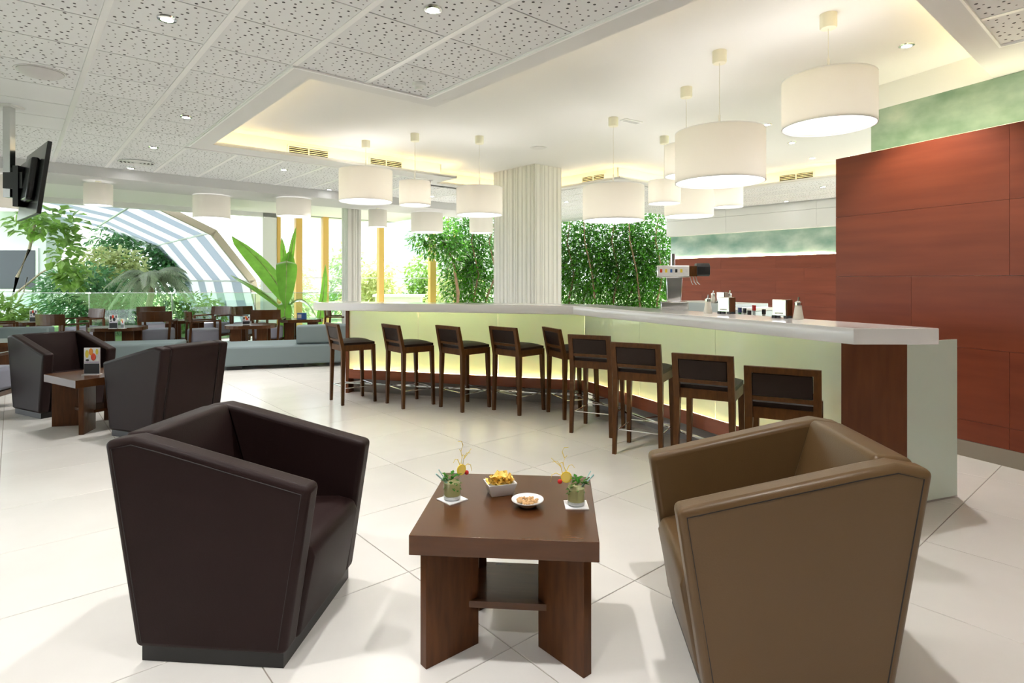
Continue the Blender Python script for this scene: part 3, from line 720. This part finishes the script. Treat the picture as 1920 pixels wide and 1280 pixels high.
armchair('tub_armchair', 'leather armchair with warm light painted into its brown, right of the cocktail table', (.935, 2.18, 0), face(-.995, .085), 'leather_warm_lit')
armchair('tub_armchair', 'dark leather armchair with its back to us, beside the menu table', (-3.22, 5.42, 0), face(-.92, .38), 'leather_dark')
armchair('tub_armchair', 'dark leather armchair facing us behind the menu table', (-4.82, 6.26, 0), face(.88, -.47), 'leather_dark')

def low_table(label, loc, rz):
    t = thing('low_table', label, 'table', loc, rz, 'square dark wood low tables')
    w_ = .333
    MB().box(-w_, w_, -w_, w_, .43, .5).build('tabletop', 'dark_wood', t, bevel=.002)
    for sx in (-1, 1):
        for sy in (-1, 1):
            d = Vector((-sx, -sy)).normalized(); pn = Vector((-d.y, d.x)); p0 = Vector((sx*.295, sy*.275)); p1 = p0+d*.235
            q = [p0+pn*.02, p0-pn*.02, p1-pn*.02, p1+pn*.02]
            if (q[1]-q[0]).cross(q[2]-q[1]) < 0: q.reverse()
            MB().hexa([(p.x, p.y, 0) for p in q], [(p.x, p.y, .43) for p in q]).build('leg', 'dark_wood_z', t, bevel=.0015)
    MB().box(-.17, .17, -.155, .155, .155, .18).build('shelf', 'dark_wood', t)
    return t
low_table('dark wood cocktail table with two drinks between the front armchairs', (-.004, 2.355, 0), R(-4.8))
low_table('dark wood low table with a menu stand near the back armchairs', (-3.99, 5.64, 0), math.atan2(-.53, .85))

# bar stools
def bar_stool(label, loc, rz):
    t = thing('bar_stool', label, 'bar stool', loc, rz, 'wooden bar stools along the bar')
    for sx in (-1, 1):
        x = sx*.178; xb = sx*.188
        def leg(y0, y1, zt, yt2=None):
            b, tp = .015, .021
            q0 = [(xb-b, y0-b, 0), (xb+b, y0-b, 0), (xb+b, y0+b, 0), (xb-b, y0+b, 0)]
            q1 = [(x-tp, y1-tp, zt), (x+tp, y1-tp, zt), (x+tp, y1+tp, zt), (x-tp, y1+tp, zt)]
            return MB().hexa(q0, q1)
        leg(.195, .175, .662).build('leg', 'stool_wood', t)
        lg = leg(-.185, -.175, .60)
        lg.hexa([(x-.021, -.196, .60), (x+.021, -.196, .60), (x+.021, -.154, .60), (x-.021, -.154, .60)], [(x-.02, -.255, .905), (x+.02, -.255, .905), (x+.02, -.225, .905), (x-.02, -.225, .905)])
        lg.build('leg', 'stool_wood', t)
        MB().tube([(x, -.18, .185), (x, .185, .185)], .005, 6).build('rung', 'chrome', t)
    MB().tube([(-.18, -.18, .20), (.18, -.18, .20)], .005, 6).build('rung', 'chrome', t)
    MB().tube([(-.18, .185, .20), (.18, .185, .20)], .005, 6).build('rung', 'chrome', t)
    ap = MB(); ap.box(-.16, .16, -.192, -.165, .60, .665); ap.box(-.16, .16, .160, .192, .60, .665); ap.box(-.196, -.168, -.16, .16, .60, .665); ap.box(.168, .196, -.16, .16, .60, .665)
    ap.build('seat_rail', 'stool_wood', t)
    sm = MB(); N = 8
    vs_ = []; fs_ = []
    for i in range(N+1):
        for j in range(N+1):
            u, v = i/N*2-1, j/N*2-1; hgt = .700+.022*(1-u*u)*(1-v*v)+.004
            e = max(abs(u), abs(v)); vs_.append((u*.192, v*.185+.005, hgt if e < 1 else .690))
    for i in range(N):
        for j in range(N): fs_.append((i*(N+1)+j, (i+1)*(N+1)+j, (i+1)*(N+1)+j+1, i*(N+1)+j+1))
    sm.add(vs_, fs_); sm.box(-.192, .192, -.18, .19, .664, .691); sm.build('seat', 'leather_stool', t, smooth=True)
    def yb(z): return -.175-(z-.6)*.213
    def rl(z0, z1, x0, x1, t0, t1): return MB().hexa([(x0, yb(z0)+t0, z0), (x1, yb(z0)+t0, z0), (x1, yb(z0)+t1, z0), (x0, yb(z0)+t1, z0)], [(x0, yb(z1)+t0, z1), (x1, yb(z1)+t0, z1), (x1, yb(z1)+t1, z1), (x0, yb(z1)+t1, z1)])
    rl(.868, .905, -.158, .158, -.015, .015).build('top_rail', 'stool_wood', t)
    rl(.706, .732, -.158, .158, -.013, .013).build('lower_rail', 'stool_wood', t)
    rl(.734, .866, -.156, .156, -.012, .016).build('back_pad', 'leather_stool', t, bevel=.006, seg=3)
    return t
ST = [(-1.845, 6.738, 54, 'bar stool at the far left end of the bar'), (-1.152, 6.567, 51, 'second bar stool from the far left end of the bar'), (-.52, 6.40, 46, 'third bar stool from the far left end of the bar'),
      (.07, 6.262, 44, 'fourth bar stool from the far left end of the bar'), (.625, 6.06, 68, 'bar stool turned sideways at the corner of the bar'), (.795, 5.41, 27, 'bar stool just right of the corner stool, second row face on'),
      (1.078, 4.754, 29, 'bar stool third from the near end of the bar'), (1.377, 4.056, 30.5, 'bar stool second from the near end of the bar'), (1.63, 3.479, 29, 'bar stool nearest the wooden end panel of the bar')]
s0 = None
for x, y, a_, lab in ST:
    if s0 is None: s0 = bar_stool('brown wooden '+lab, (x, y, 0), -R(a_))
    else: copy_tree(s0, (x, y, 0), -R(a_), 'brown wooden '+lab)

# pendants
def pendant(label, X, Y, D, z0, z1, zc=ZR, group='drum pendants over the bar', canopy=True):
    t = thing('pendant_lamp', label, 'pendant lamp', (X, Y, 0), 0, group); r = D/2
    sh = MB(); n_ = 40
    sh.lathe([(r, z0), (r, z1)], n_, caps=False); sh.lathe([(r-.004, z1), (r-.004, z0)], n_, caps=False)
    sh.build('shade', 'lamp_fabric', t, smooth=True)
    for zz in (z0, z1-.008): MB().lathe([(r+.001, zz), (r+.001, zz+.008), (r-.006, zz+.008), (r-.006, zz), (r+.001, zz)], n_, caps=False).build('rim', 'paper_white', t, smooth=True)
    MB().lathe([(.002, z0+.014), (r-.008, z0+.014), (r-.008, z0+.018), (.002, z0+.018)], n_, caps=False).build('diffuser', 'diffuser', t)
    if canopy:
        ld = bpy.data.lights.new('bulb', 'POINT'); ld.energy = 2.6*D/.6; ld.color = (1, .95, .86); ld.shadow_soft_size = .05
        lo = bpy.data.objects.new('bulb', ld); col.objects.link(lo); lo.parent = t; lo.location = (0, 0, z0+.12)
        MB().lathe([(.05, zc-.10), (.056, zc-.09), (.056, zc)], 20).build('canopy', 'canopy_cream', t, smooth=True)
        MB().tube([(0, 0, z1-.02), (0, 0, min(z1+.14, zc-.1))], .009, 8).build('rod', 'cable', t)
        MB().tube([(0, 0, z1+.1), (0, 0, zc-.09)], .003, 6).build('cord', 'cable', t)
        sp = MB()
        for k in range(3):
            a_ = k*2.094+.3; sp.tube([(0, 0, z1-.015), ((r-.004)*math.cos(a_), (r-.004)*math.sin(a_), z1-.015)], .004, 5)
        sp.build('spider', 'cable', t)
    else:
        MB().tube([(0, 0, z1-.01), (0, 0, zc)], .004, 6).build('cord', 'cable', t)
        MB().lathe([(.04, zc-.012), (.04, zc)], 14).build('canopy', 'canopy_cream', t)
PL = [(2.22, 4.087, .60, 2.47, 2.81, 'large white drum pendant nearest the red wall'), (1.691, 4.747, .70, 2.19, 2.60, 'largest white drum pendant, hanging low with a visible fabric seam'),
      (1.166, 6.70, .70, 2.075, 2.47, 'wide low white drum pendant over the bar corner, right of the column'), (2.61, 8.6, .70, 2.33, 2.73, 'wide white drum pendant half hidden behind the seamed one'),
      (1.98, 7.57, .41, 2.385, 2.68, 'small white drum pendant left of the half hidden wide one'), (3.23, 8.7, .42, 2.48, 2.79, 'small white drum pendant right of the half hidden wide one'),
      (-1.957, 7.80, .70, 2.44, 2.86, 'wide white drum pendant at the left end of the bar'), (1.69, 5.645, .41, 2.40, 2.70, 'small white drum pendant peeking out behind the largest one'),
      (-1.238, 7.43, .40, 2.345, 2.65, 'small white drum pendant between two wider ones left of the column'), (-.423, 7.57, .60, 2.235, 2.59, 'medium white drum pendant touching the column in view')]
for X, Y, D, z0, z1, lab in PL: pendant(lab, X, Y, D, z0, z1)
BL = [(-7.35, 8.25, .62, 2.40, 'drum pendant under the beam behind the television'), (-6.25, 8.80, .37, 2.52, 'small drum pendant under the beam, first right of the television'), (-5.30, 10.28, .60, 2.48, 'wide drum pendant under the beam above the arch'),
      (-3.99, 10.65, .60, 2.55, 'wide drum pendant under the beam above the banana plant'), (-2.79, 12.1, .38, 2.49, 'small drum pendant under the beam right of the slim column'), (-1.88, 12.88, .70, 2.44, 'wide drum pendant under the beam beside the green ficus'), (-.73, 13.8, .56, 2.50, 'drum pendant under the beam next to the wide column')]
for X, Y, D, z0, lab in BL: pendant(lab, X, Y, D, z0, 2.865 if D > .5 else 2.845, 2.885, 'drum pendants hung close under the beam', False)

# downlights and ceiling fixtures
DL = [(313, 35, ZC), (812, 17, ZC), (349, 219, ZC), (288, 276, ZC), (245, 315, ZC), (532, 318, ZC), (617, 355, ZC), (1700, 85, ZR), (1438, 233, ZR), (1485, 267, ZR), (1523, 296, ZR), (1543, 350, ZC), (1474, 377, ZC), (810, 368, ZC), (1062, 378, ZC)]
DLn = ['round downlight in the perforated ceiling at upper left', 'round downlight in the perforated ceiling near the smoke detector', 'downlight beside the left edge of the ceiling recess', 'downlight in line with the ceiling recess corner, further off', 'downlight next to the round air vent',
       'downlight above the left bar pendants', 'downlight left of the wide left pendant, near the beam', 'downlight in the recess right of the nearest pendant', 'downlight in the recess left of the nearest pendant', 'downlight in the recess under the nearest pendant', 'downlight in the recess close to the red wall',
       'downlight in the far tiles beside the red wall', 'downlight in the far tiles above the white band', 'downlight in the far tiles left of the column', 'downlight in the far tiles right of the column']
for (u, v, z), lab in zip(DL, DLn):
    Y = (z-1.4)*1092/(524-v); X = (u-960)/1092*Y
    t = thing('downlight', lab, 'downlight', (X, Y, z), 0, 'recessed ceiling downlights')
    MB().lathe([(.036, -.002), (.036, -.008), (.055, -.006), (.058, .006)], 20, caps=False).build('ring', 'chrome', t, smooth=True)
    MB().lathe([(.001, -.004), (.036, -.004)], 20, caps=False).build('lens', 'downlight_lens', t)
    ld = bpy.data.lights.new('bulb', 'SPOT'); ld.energy = (0 if u > 1400 else 70) if v > 340 else 105; ld.spot_size = R(95); ld.spot_blend = .6; ld.color = (1, .975, .945); ld.shadow_soft_size = .04
    lo = bpy.data.objects.new('bulb', ld); col.objects.link(lo); lo.parent = t; lo.location = (0, 0, -.02)
for k, (a, b) in enumerate(((1.33, .57), (-.47, 2.37), (-.47, .57), (1.33, -1.83), (3.73, -1.83), (-2.3, 4.2))):  # unseen downlights, added only to brighten the hall
    X, Y = ab(a, b)
    t = thing('downlight', 'unseen downlight added to light the hall, %s of its row' % ordn[k], 'downlight', (X, Y, ZC), 0, 'recessed ceiling downlights')
    MB().lathe([(.036, -.002), (.036, -.008), (.055, -.006), (.058, .006)], 20, caps=False).build('ring', 'chrome', t, smooth=True)
    MB().lathe([(.001, -.004), (.036, -.004)], 20, caps=False).build('lens', 'downlight_lens', t)
    ld = bpy.data.lights.new('bulb', 'SPOT'); ld.energy = 100; ld.spot_size = R(95); ld.spot_blend = .6; ld.color = (1, .975, .945); ld.shadow_soft_size = .04
    lo = bpy.data.objects.new('bulb', ld); col.objects.link(lo); lo.parent = t; lo.location = (0, 0, -.02)
t = thing('smoke_detector', 'small white smoke detector on a perforated ceiling tile', 'smoke detector', (-.775, 4.85, ZC))
MB().lathe([(.055, .004), (.055, -.02), (.035, -.03), (.03, -.05), (.001, -.055)], 20, caps=False).build('body', 'white_frame', t, smooth=True)
MB().tube([(0, 0, -.05), (0, 0, -.062)], .006, 8).build('lamp', 'steel', t)
t = thing('ceiling_speaker', 'large shallow white dome speaker in the upper left ceiling', 'speaker', (-3.70, 4.57, ZC))
MB().lathe([(.15, .002), (.15, -.008), (.12, -.03), (.06, -.045), (.001, -.048)], 28, caps=False).build('dome', 'dome_grey', t, smooth=True)
MB().lathe([(.15, -.001), (.165, -.004), (.165, .003)], 28, caps=False).build('rim', 'plaster', t)
t = thing('round_vent', 'round white air vent in the perforated ceiling near the beam', 'air vent', (-5.22, 8.10, ZC))
for k in range(5): MB().lathe([(.045*k+.022, -.006), (.045*k+.034, -.016), (.045*k+.040, -.004)], 28, caps=False).build('ring', 'white_frame', t, smooth=True)
MB().lathe([(.001, -.001), (.22, -.001)], 28, caps=False).build('backing', 'black', t)
t = thing('recess_speaker', 'flat round grey speaker on the recess ceiling before the column', 'speaker', (.375, 8.22, ZR))
MB().lathe([(.10, .0), (.10, -.006), (.001, -.007)], 24, caps=False).build('grille', 'soffit', t); MB().lathe([(.10, -.001), (.12, -.006), (.12, .0)], 24, caps=False).build('rim', 'plaster', t)
t = thing('emergency_light', 'small rectangular emergency light beside the low corner pendant', 'light fitting', (1.40, 6.83, ZR), .6)
MB().box(-.14, .14, -.05, .05, -.012, 0).build('body', 'white_frame', t, bevel=.003); MB().box(-.11, .11, -.03, .03, -.016, -.012).build('window', 'acrylic', t)
def vent(label, a, b, along, L, z):
    X, Y = ab(a, b)
    t = thing('air_vent', label, 'air vent', (X, Y, z), TH+(0 if along == 'a' else math.pi/2), 'slotted air vents in the cove fascia')
    sg = -1 if along == 'a' else 1
    def yy(p, q): return sorted((sg*p, sg*q))
    y0, y1 = yy(0, .003); MB().box(-L/2, L/2, y0, y1, -.06, .06).build('backing', 'black', t)
    y0, y1 = yy(.0, .012)
    f_ = MB(); f_.box(-L/2-.02, L/2+.02, y0, y1, .055, .072); f_.box(-L/2-.02, L/2+.02, y0, y1, -.072, -.055); f_.box(-L/2-.02, -L/2, y0, y1, -.072, .072); f_.box(L/2, L/2+.02, y0, y1, -.072, .072); f_.box(-.008, .008, y0, y1, -.06, .06)
    f_.build('frame', 'plaster', t)
    for k in range(4): MB().box(-L/2, L/2, y0, y1, -.043+k*.026, -.036+k*.026).build('slat', 'canopy_cream', t)
vent('slotted air vent in the glowing cove left of the wide left pendant', 3.08, 7.879, 'a', .54, 3.135)
vent('slotted air vent in the glowing cove above the left pendants', 4.26, 7.879, 'a', .52, 3.135)
vent('slotted air vent in the glowing cove right of the column', 7.609, 6.72, 'b', .5, 3.135)
vent('slotted air vent in the white cove beside the red wall', 10.079, 4.36, 'b', .56, 3.135)

# television on ceiling pole
tv = thing('television', 'black flat television hung from a ceiling pole, seen edge on', 'television', (-4.72, 5.47, 0))
MB().box(-.035, .03, -.03, .03, 2.17, 3.03).build('pole', 'steel', tv); MB().box(-.045, -.03, -.02, .02, 2.5, 3.0).build('cable_duct', 'black', tv)
MB().box(-.08, .08, -.08, .08, 3.015, 3.033).build('ceiling_plate', 'plaster', tv)
scr = MB().box(-.035, .0, -.50, .50, -.33, .33).build('screen', 'tv_black', tv, bevel=.006)
scr.location = (.20, .06, 2.31); scr.rotation_euler = (0, R(7), R(48))
o = MB().slab_x([(-.3, -.2), (.3, -.2), (.3, .2), (-.3, .2)], -.10, -.035).build('rear_housing', 'tv_black', scr, bevel=.02)
br = MB(); br.box(-.02, .16, -.05, .05, 2.25, 2.40); br.box(.08, .13, -.06, .06, 2.08, 2.46); br.tube([(.0, 0, 2.3), (.15, .1, 2.33)], .03, 8); br.build('bracket', 'black', tv)

# benches
def bench(label, loc, rz, L, D, back=None):
    t = thing('lounge_bench', label, 'bench', loc, rz, 'grey upholstered lounge benches')
    MB().box(0, L, 0, D, .06, .36).build('seat', 'grey_fabric', t, bevel=.03, seg=3)
    if back: MB().box(back[0], back[1], .10, .34, .365, .66).build('backrest', 'grey_fabric', t, bevel=.03, seg=3)
    for x in (.35, L*.5, L-.35):
        for y in (.12, D-.12): MB().box(x-.11, x+.11, y-.05, y+.05, 0, .062).build('foot', 'black', t)
bench('long grey bench with a raised backrest left of the bar', (-4.62, 8.86, 0), math.atan2(.30, .95), 2.5, .95, (1.25, 2.5))
bench('grey bench behind the dark armchair facing us', (-8.5, 8.60, 0), math.atan2(.29, .955), 3.15, .72, (0, 1.35))

# wooden lounge chairs
def lounge_chair(label, loc, rz):
    t = thing('lounge_chair', label, 'chair', loc, rz, 'wooden lounge chairs with lavender seats')
    bk = MB(); N = 8
    for i in range(N):
        x0, x1 = -.28+.56*i/N, -.28+.56*(i+1)/N; y0, y1 = -.27+.9*x0*x0, -.27+.9*x1*x1
        bk.hexa([(x0, y0-.015, .59), (x1, y1-.015, .59), (x1, y1+.01, .59), (x0, y0+.01, .59)], [(x0, y0-.035, .79), (x1, y1-.035, .79), (x1, y1-.01, .79), (x0, y0-.01, .79)])
    bk.build('backrest', 'dark_wood', t)
    for sx in (-1, 1):
        MB().box(sx*.275-.02, sx*.275+.02, -.20, .30, .585, .615).build('armrest', 'dark_wood', t)
        MB().hexa([(sx*.275-.018, .26, 0), (sx*.275+.018, .26, 0), (sx*.275+.018, .30, 0), (sx*.275-.018, .30, 0)], [(sx*.275-.018, .26, .585), (sx*.275+.018, .26, .585), (sx*.275+.018, .30, .585), (sx*.275-.018, .30, .585)]).build('leg', 'dark_wood_z', t)
        MB().hexa([(sx*.22-.02, -.27, 0), (sx*.22+.02, -.27, 0), (sx*.22+.02, -.23, 0), (sx*.22-.02, -.23, 0)], [(sx*.25-.02, -.235, .60), (sx*.25+.02, -.235, .60), (sx*.25+.02, -.195, .60), (sx*.25-.02, -.195, .60)]).build('leg', 'dark_wood_z', t)
    MB().box(-.255, .255, -.22, .28, .14, .19).build('seat_frame', 'dark_wood', t)
    MB().box(-.25, .25, -.22, .29, .19, .44).build('seat', 'lavender', t, bevel=.04, seg=3)
    return t
# (u, Y, facing dx, dy)
LC = [(114, 10.5, .1, 1, 'wooden lounge chair with its back to us behind the left armchair'), (160, 12.0, -.5, -1, 'wooden lounge chair facing us behind the left one'), (296, 11.4, -.35, .95, 'wooden lounge chair with its back to us in front of the palm'),
      (285, 13.0, .6, -.8, 'wooden lounge chair facing us under the palm trunk'), (378, 11.4, .8, .6, 'wooden lounge chair seen from its side left of the arch foot'), (402, 13.1, -.3, -1, 'wooden lounge chair facing us at the arch foot'),
      (466, 13.2, .9, -.45, 'wooden lounge chair turned sideways left of the banana plant'), (503, 12.0, -.2, 1, 'wooden lounge chair with its back to us beside the banana plant'), (-8, 10.8, .7, .7, 'wooden lounge chair cut by the left picture edge'), (634, 12.7, 1, .1, 'wooden lounge chair glimpsed under the left end of the bar top')]
c0 = None
for u, Y, dx, dy, lab in LC:
    loc = ((u-960)/1092*Y, Y, 0)
    if c0 is None: c0 = lounge_chair(lab, loc, face(dx, dy))
    else: copy_tree(c0, loc, face(dx, dy), lab)
copy_tree(c0, (-5.78, 6.3, 0), face(-.2, 1), 'wooden lounge chair half cut off left of the armchair facing us')
def round_table(label, loc, rz, rx=.42, ry=.36, hgt=.56):
    t = thing('side_table', label, 'table', loc, rz, 'rounded wooden lounge tables')
    MB().prism([(rx*math.copysign(abs(math.cos(a))**.7, math.cos(a)), ry*math.copysign(abs(math.sin(a))**.7, math.sin(a))) for a in [2*math.pi*k/28 for k in range(28)]], hgt-.06, hgt).build('tabletop', 'dark_wood', t)
    for sx in (-1, 1):
        for sy in (-1, 1): MB().box(sx*.22-.09, sx*.22+.09, sy*.2-.02, sy*.2+.02, 0, hgt-.06).build('leg', 'dark_wood_z', t)
    MB().box(-.2, .2, -.16, .16, .16, .185).build('shelf', 'dark_wood', t)
RT = [(222, 10.4, 'rounded wooden table with menu stands behind the armchair facing us'), (471, 10.9, 'rounded wooden table with menu stands in front of the banana plant'), (566, 12.5, 'rounded wooden table with a blue box near the bar end'), (347, 12.2, 'small wooden table beyond the grey benches'), (52, 11.7, 'wooden table behind the left lounge chairs'), (-6, 8.0, 'wooden table at the left picture edge')]
for u, Y, lab in RT: round_table(lab, ((u-960)/1092*Y, Y, 0), .25, .44 if u != 347 else .34)
def menu_stand(label, loc, rz, w_=.10, h_=.20, inks=('red_ink', 'orange_ink', 'yellow_ink'), cat='menu stand'):
    t = thing('menu_stand', label, cat, loc, rz, 'menu stands on the tables')
    MB().box(-w_/2, w_/2, -.04, .04, 0, .006).build('base', 'acrylic', t)
    MB().box(-w_/2, w_/2, -.004, .004, .006, h_).build('holder', 'acrylic', t)
    cd = MB().box(-w_/2+.004, w_/2-.004, -.0065, -.0045, h_*.42, h_-.004).build('card', 'paper_white', t)
    MB().box(-w_/2+.004, w_/2-.004, -.0065, -.0045, .01, h_*.41).build('lower_card', 'menu_black', t)
    yb = -.008
    for (x0, x1, z0, z1, mt) in ((-.8, -.35, .62, .92, inks[2]), (-.35, .2, .72, .98, inks[1]), (-.1, .55, .52, .80, inks[0]), (.5, .85, .74, .96, inks[2]), (-.75, -.3, .50, .58, 'menu_black'), (-.9, .9, .44, .49, 'lilac_ink')):
        MB().lathe([(.001, -.0008), (1, -.0008)], 12, caps=False) if False else None
        cx, cz, rx, rz_ = (x0+x1)/2*w_/2, (z0+z1)/2*h_, (x1-x0)/2*w_/2, (z1-z0)/2*h_
        if mt == 'lilac_ink': MB().box(cx-rx, cx+rx, yb, -.0062, cz-rz_, cz+rz_).build('print', mt, cd)
        else: MB().add([(cx+rx*math.cos(k*.5236), yb, cz+rz_*math.sin(k*.5236)) for k in range(12)], [tuple(range(12))]).build('print', mt, cd)
menu_stand('colourful menu stand on the low table between the back armchairs', (-3.98, 5.52, .5), .05, .145, .255)
menu_stand('dark menu stand behind the armchair facing us', (-6.83, 9.98, .56), .2, .13, .24, ('menu_black', 'red_ink', 'menu_black'))
menu_stand('pale menu card beside the dark menu stand', (-6.70, 10.02, .56), -.5, .10, .17)
menu_stand('menu stand in front of the banana plant', (-4.95, 10.85, .56), .2, .13, .16, ('red_ink', 'orange_ink', 'menu_black'))
menu_stand('menu stand beside the leftmost lounge chairs', (-9.45, 11.5, .56), .2, .13, .24, ('menu_black', 'red_ink', 'menu_black'))
t = thing('blue_card_box', 'blue card box on the rounded table near the bar end', 'box', (-4.48, 12.42, .56), .15)
MB().box(-.09, .09, -.05, .05, 0, .12).build('body', 'blue_card', t, bevel=.003); MB().box(-.08, 0, -.0515, -.05, .02, .1).build('print', 'acrylic', t); MB().box(-.095, .095, -.055, .055, .12, .13).build('lid', 'blue_card', t)

# ------------------------------------------------------------------ on the cocktail table
ZT = .5
def drink(label, x, y, rz, side):
    cst = tag(MB().box(-.046, .046, -.046, .046, 0, .003).build('coaster', 'paper_white', loc=(x, y, ZT), rotz=rz), 'white square coaster under the %s drink' % side, 'coaster', 'coasters on the cocktail table')
    rim_ = MB().box(-.042, .042, -.042, .042, .003, .0034).build('inner_print', 'porcelain', cst)
    t = thing('mint_cocktail', label, 'drink', (x, y, ZT+.0035), rz, 'mint cocktails on the table')
    MB().lathe([(.001, 0), (.034, 0), (.036, .004), (.037, .095), (.0345, .095), (.0335, .016), (.001, .014)], 28, caps=False).build('tumbler', 'tumbler', t, smooth=True)
    MB().lathe([(.034, .004), (.034, .015)], 28).build('base', 'acrylic', t)
    MB().lathe([(.0325, .017), (.0338, .068)], 28).build('liquid', 'drink', t, smooth=True)
    r_ = random.Random(int(x*100)+5); s = -1 if side == 'left' else 1
    mb = MB()
    for k in range(26):
        a_ = r_.uniform(0, 6.28); p = Vector((.014*math.cos(a_)+s*.008, .014*math.sin(a_), r_.uniform(.07, .105)))
        leaf(mb, p, Vector((math.cos(a_), math.sin(a_), r_.uniform(-.2, .8))), Vector((0, 0, 1)), r_.uniform(.022, .036), .017)
    mb.build('mint', 'mint', t)
    mb = MB()
    for k in range(12):
        a_ = r_.uniform(0, 6.28); p = Vector((.018*math.cos(a_), .018*math.sin(a_), r_.uniform(.045, .07)))
        leaf(mb, p, Vector((math.cos(a_), math.sin(a_), r_.uniform(-.8, .3))), Vector((0, 0, 1)), .026, .016)
    mb.build('mint_leaves', 'mint', t)
    # lemon wheel standing on the rim towards the table middle
    cx = -s*.040; wl = MB(); wl.add([(cx+.022*math.cos(k*.3142), -.012, .112+.022*math.sin(k*.3142)) for k in range(20)]+[(cx+.022*math.cos(k*.3142), -.007, .112+.022*math.sin(k*.3142)) for k in range(20)],
           [tuple(range(20)), tuple(range(39, 19, -1))]+[(k, k+20, (k+1) % 20+20, (k+1) % 20) for k in range(20)])
    lw = wl.build('lemon_wheel', 'lemon', t)
    MB().add([(cx+.018*math.cos(k*.3142), -.0125, .112+.018*math.sin(k*.3142)) for k in range(20)], [tuple(range(20))]).build('flesh', 'lemon_flesh', lw)
    MB().sphere((-s*.066, -.012, .095), .0095, 12, 8).build('cherry', 'cherry', t, smooth=True)
    for pth in ([(cx, -.005, .13), (-s*.052, 0, .16), (-s*.045, 0, .185), (-s*.036, 0, .195)], [(-s*.055, 0, .125), (-s*.062, 0, .155), (-s*.075, .0, .172), (-s*.095, .0, .168)], [(-s*.060, 0, .15), (-s*.082, 0, .168), (-s*.100, 0, .185)],
                [(-s*.058, 0, .115), (-s*.080, 0, .125), (-s*.097, 0, .118), (-s*.102, 0, .09)], [(cx, 0, .13), (cx+s*.012, 0, .155), (cx+s*.024, 0, .158), (cx+s*.034, 0, .145)], [(-s*.05, 0, .16), (-s*.056, 0, .168), (-s*.064, 0, .164), (-s*.064, 0, .15)],
                [(-s*.046, 0, .185), (-s*.056, 0, .21), (-s*.048, 0, .226), (-s*.030, 0, .228)]):
        P = [Vector(p) for p in pth]
        MB().tube(P, .0018, 6, r1=.0008).build('peel_curl', 'peel', t, smooth=True)
    MB().tube([(s*.005, 0, .04), (s*.060, .01, .130)], .0022, 8).build('straw', 'straw', t, smooth=True); MB().tube([(s*.008, .005, .05), (s*.072, .012, .115)], .003, 8).build('straw', 'straw', t, smooth=True)
drink('mint cocktail with lemon wheel on the left side of the table', -.245, 2.385, .75, 'left')
drink('mint cocktail with lemon wheel on the right side of the table', .256, 2.325, .0, 'right')
bwl = thing('square_bowl', 'white square porcelain bowl holding golden crisps', 'bowl', (-.05, 2.452, ZT), .30)
m_ = MB()
def ring(a, b, z): return [(-a, -b, z), (a, -b, z), (a, b, z), (-a, b, z)]
rs = [ring(.045, .034, 0), ring(.062, .048, .052), ring(.058, .044, .052), ring(.042, .031, .006)]
vs_ = [p for r in rs for p in r]; fs_ = [(0, 3, 2, 1), (12, 13, 14, 15)]
for k in range(3):
    for i in range(4): fs_.append((4*k+i, 4*k+(i+1) % 4, 4*k+4+(i+1) % 4, 4*k+4+i))
m_.add(vs_, fs_); m_.build('bowl_body', 'porcelain', bwl, bevel=.003)
r_ = random.Random(77)
cm = MB()
N = 5
for i in range(N+1):
    for j in range(N+1):
        u, v = i/N*2-1, j/N*2-1; cm.v.append((u*.02, v*.014, .006*(u*u-v*v)))
for i in range(N):
    for j in range(N): cm.f.append((i*(N+1)+j, (i+1)*(N+1)+j, (i+1)*(N+1)+j+1, i*(N+1)+j+1)); cm.mi.append(0)
cme = cm.mesh('crisp', 'crisp')
for k in range(44):
    t_ = k/44; rr = math.sqrt(r_.random())
    a_ = r_.uniform(0, 6.28); x, y = .048*rr*math.cos(a_), .036*rr*math.sin(a_)
    o = bpy.data.objects.new('potato_crisp', cme); col.objects.link(o)
    co, si = math.cos(.3), math.sin(.3)
    o.location = (-.05+x*co-y*si, 2.452+x*si+y*co, ZT+.046+.028*(1-rr*rr)*r_.uniform(.3, 1)+.006); o.rotation_euler = (r_.uniform(-.9, .9), r_.uniform(-.9, .9), r_.uniform(0, 6.28))
    tag(o, 'golden potato crisp in the white square bowl', 'crisp', 'crisps in the square bowl')
plt = thing('nut_dish', 'shallow round white dish of nuts on the cocktail table', 'dish', (.062, 2.318, ZT))
MB().lathe([(.001, 0), (.030, 0), (.036, .004), (.064, .026), (.062, .028), (.036, .010), (.001, .008)], 32, caps=False).build('dish_body', 'porcelain', plt, smooth=True)
MB().lathe([(.0605, .0262), (.064, .0285), (.0645, .026)], 32, caps=False).build('rim', 'porcelain', plt, smooth=True)
nm = MB().sphere((0, 0, 0), .006, 8, 6, sz=.75); nme_ = nm.mesh('nut', 'nut')
for p in nme_.polygons: p.use_smooth = True
for k in range(70):
    rr = math.sqrt(r_.random()); a_ = r_.uniform(0, 6.28)
    o = bpy.data.objects.new('roasted_nut', nme_); col.objects.link(o); o.location = (.062+.040*rr*math.cos(a_), 2.318+.036*rr*math.sin(a_), ZT+.0145+.009*rr**3+.009*(1-rr)*r_.uniform(0, 1)); o.rotation_euler = (r_.uniform(-1, 1), r_.uniform(-1, 1), r_.uniform(0, 6)); o.scale = (1.25, .9, 1)
    tag(o, 'roasted nut in the round white dish', 'nut', 'nuts in the round dish')
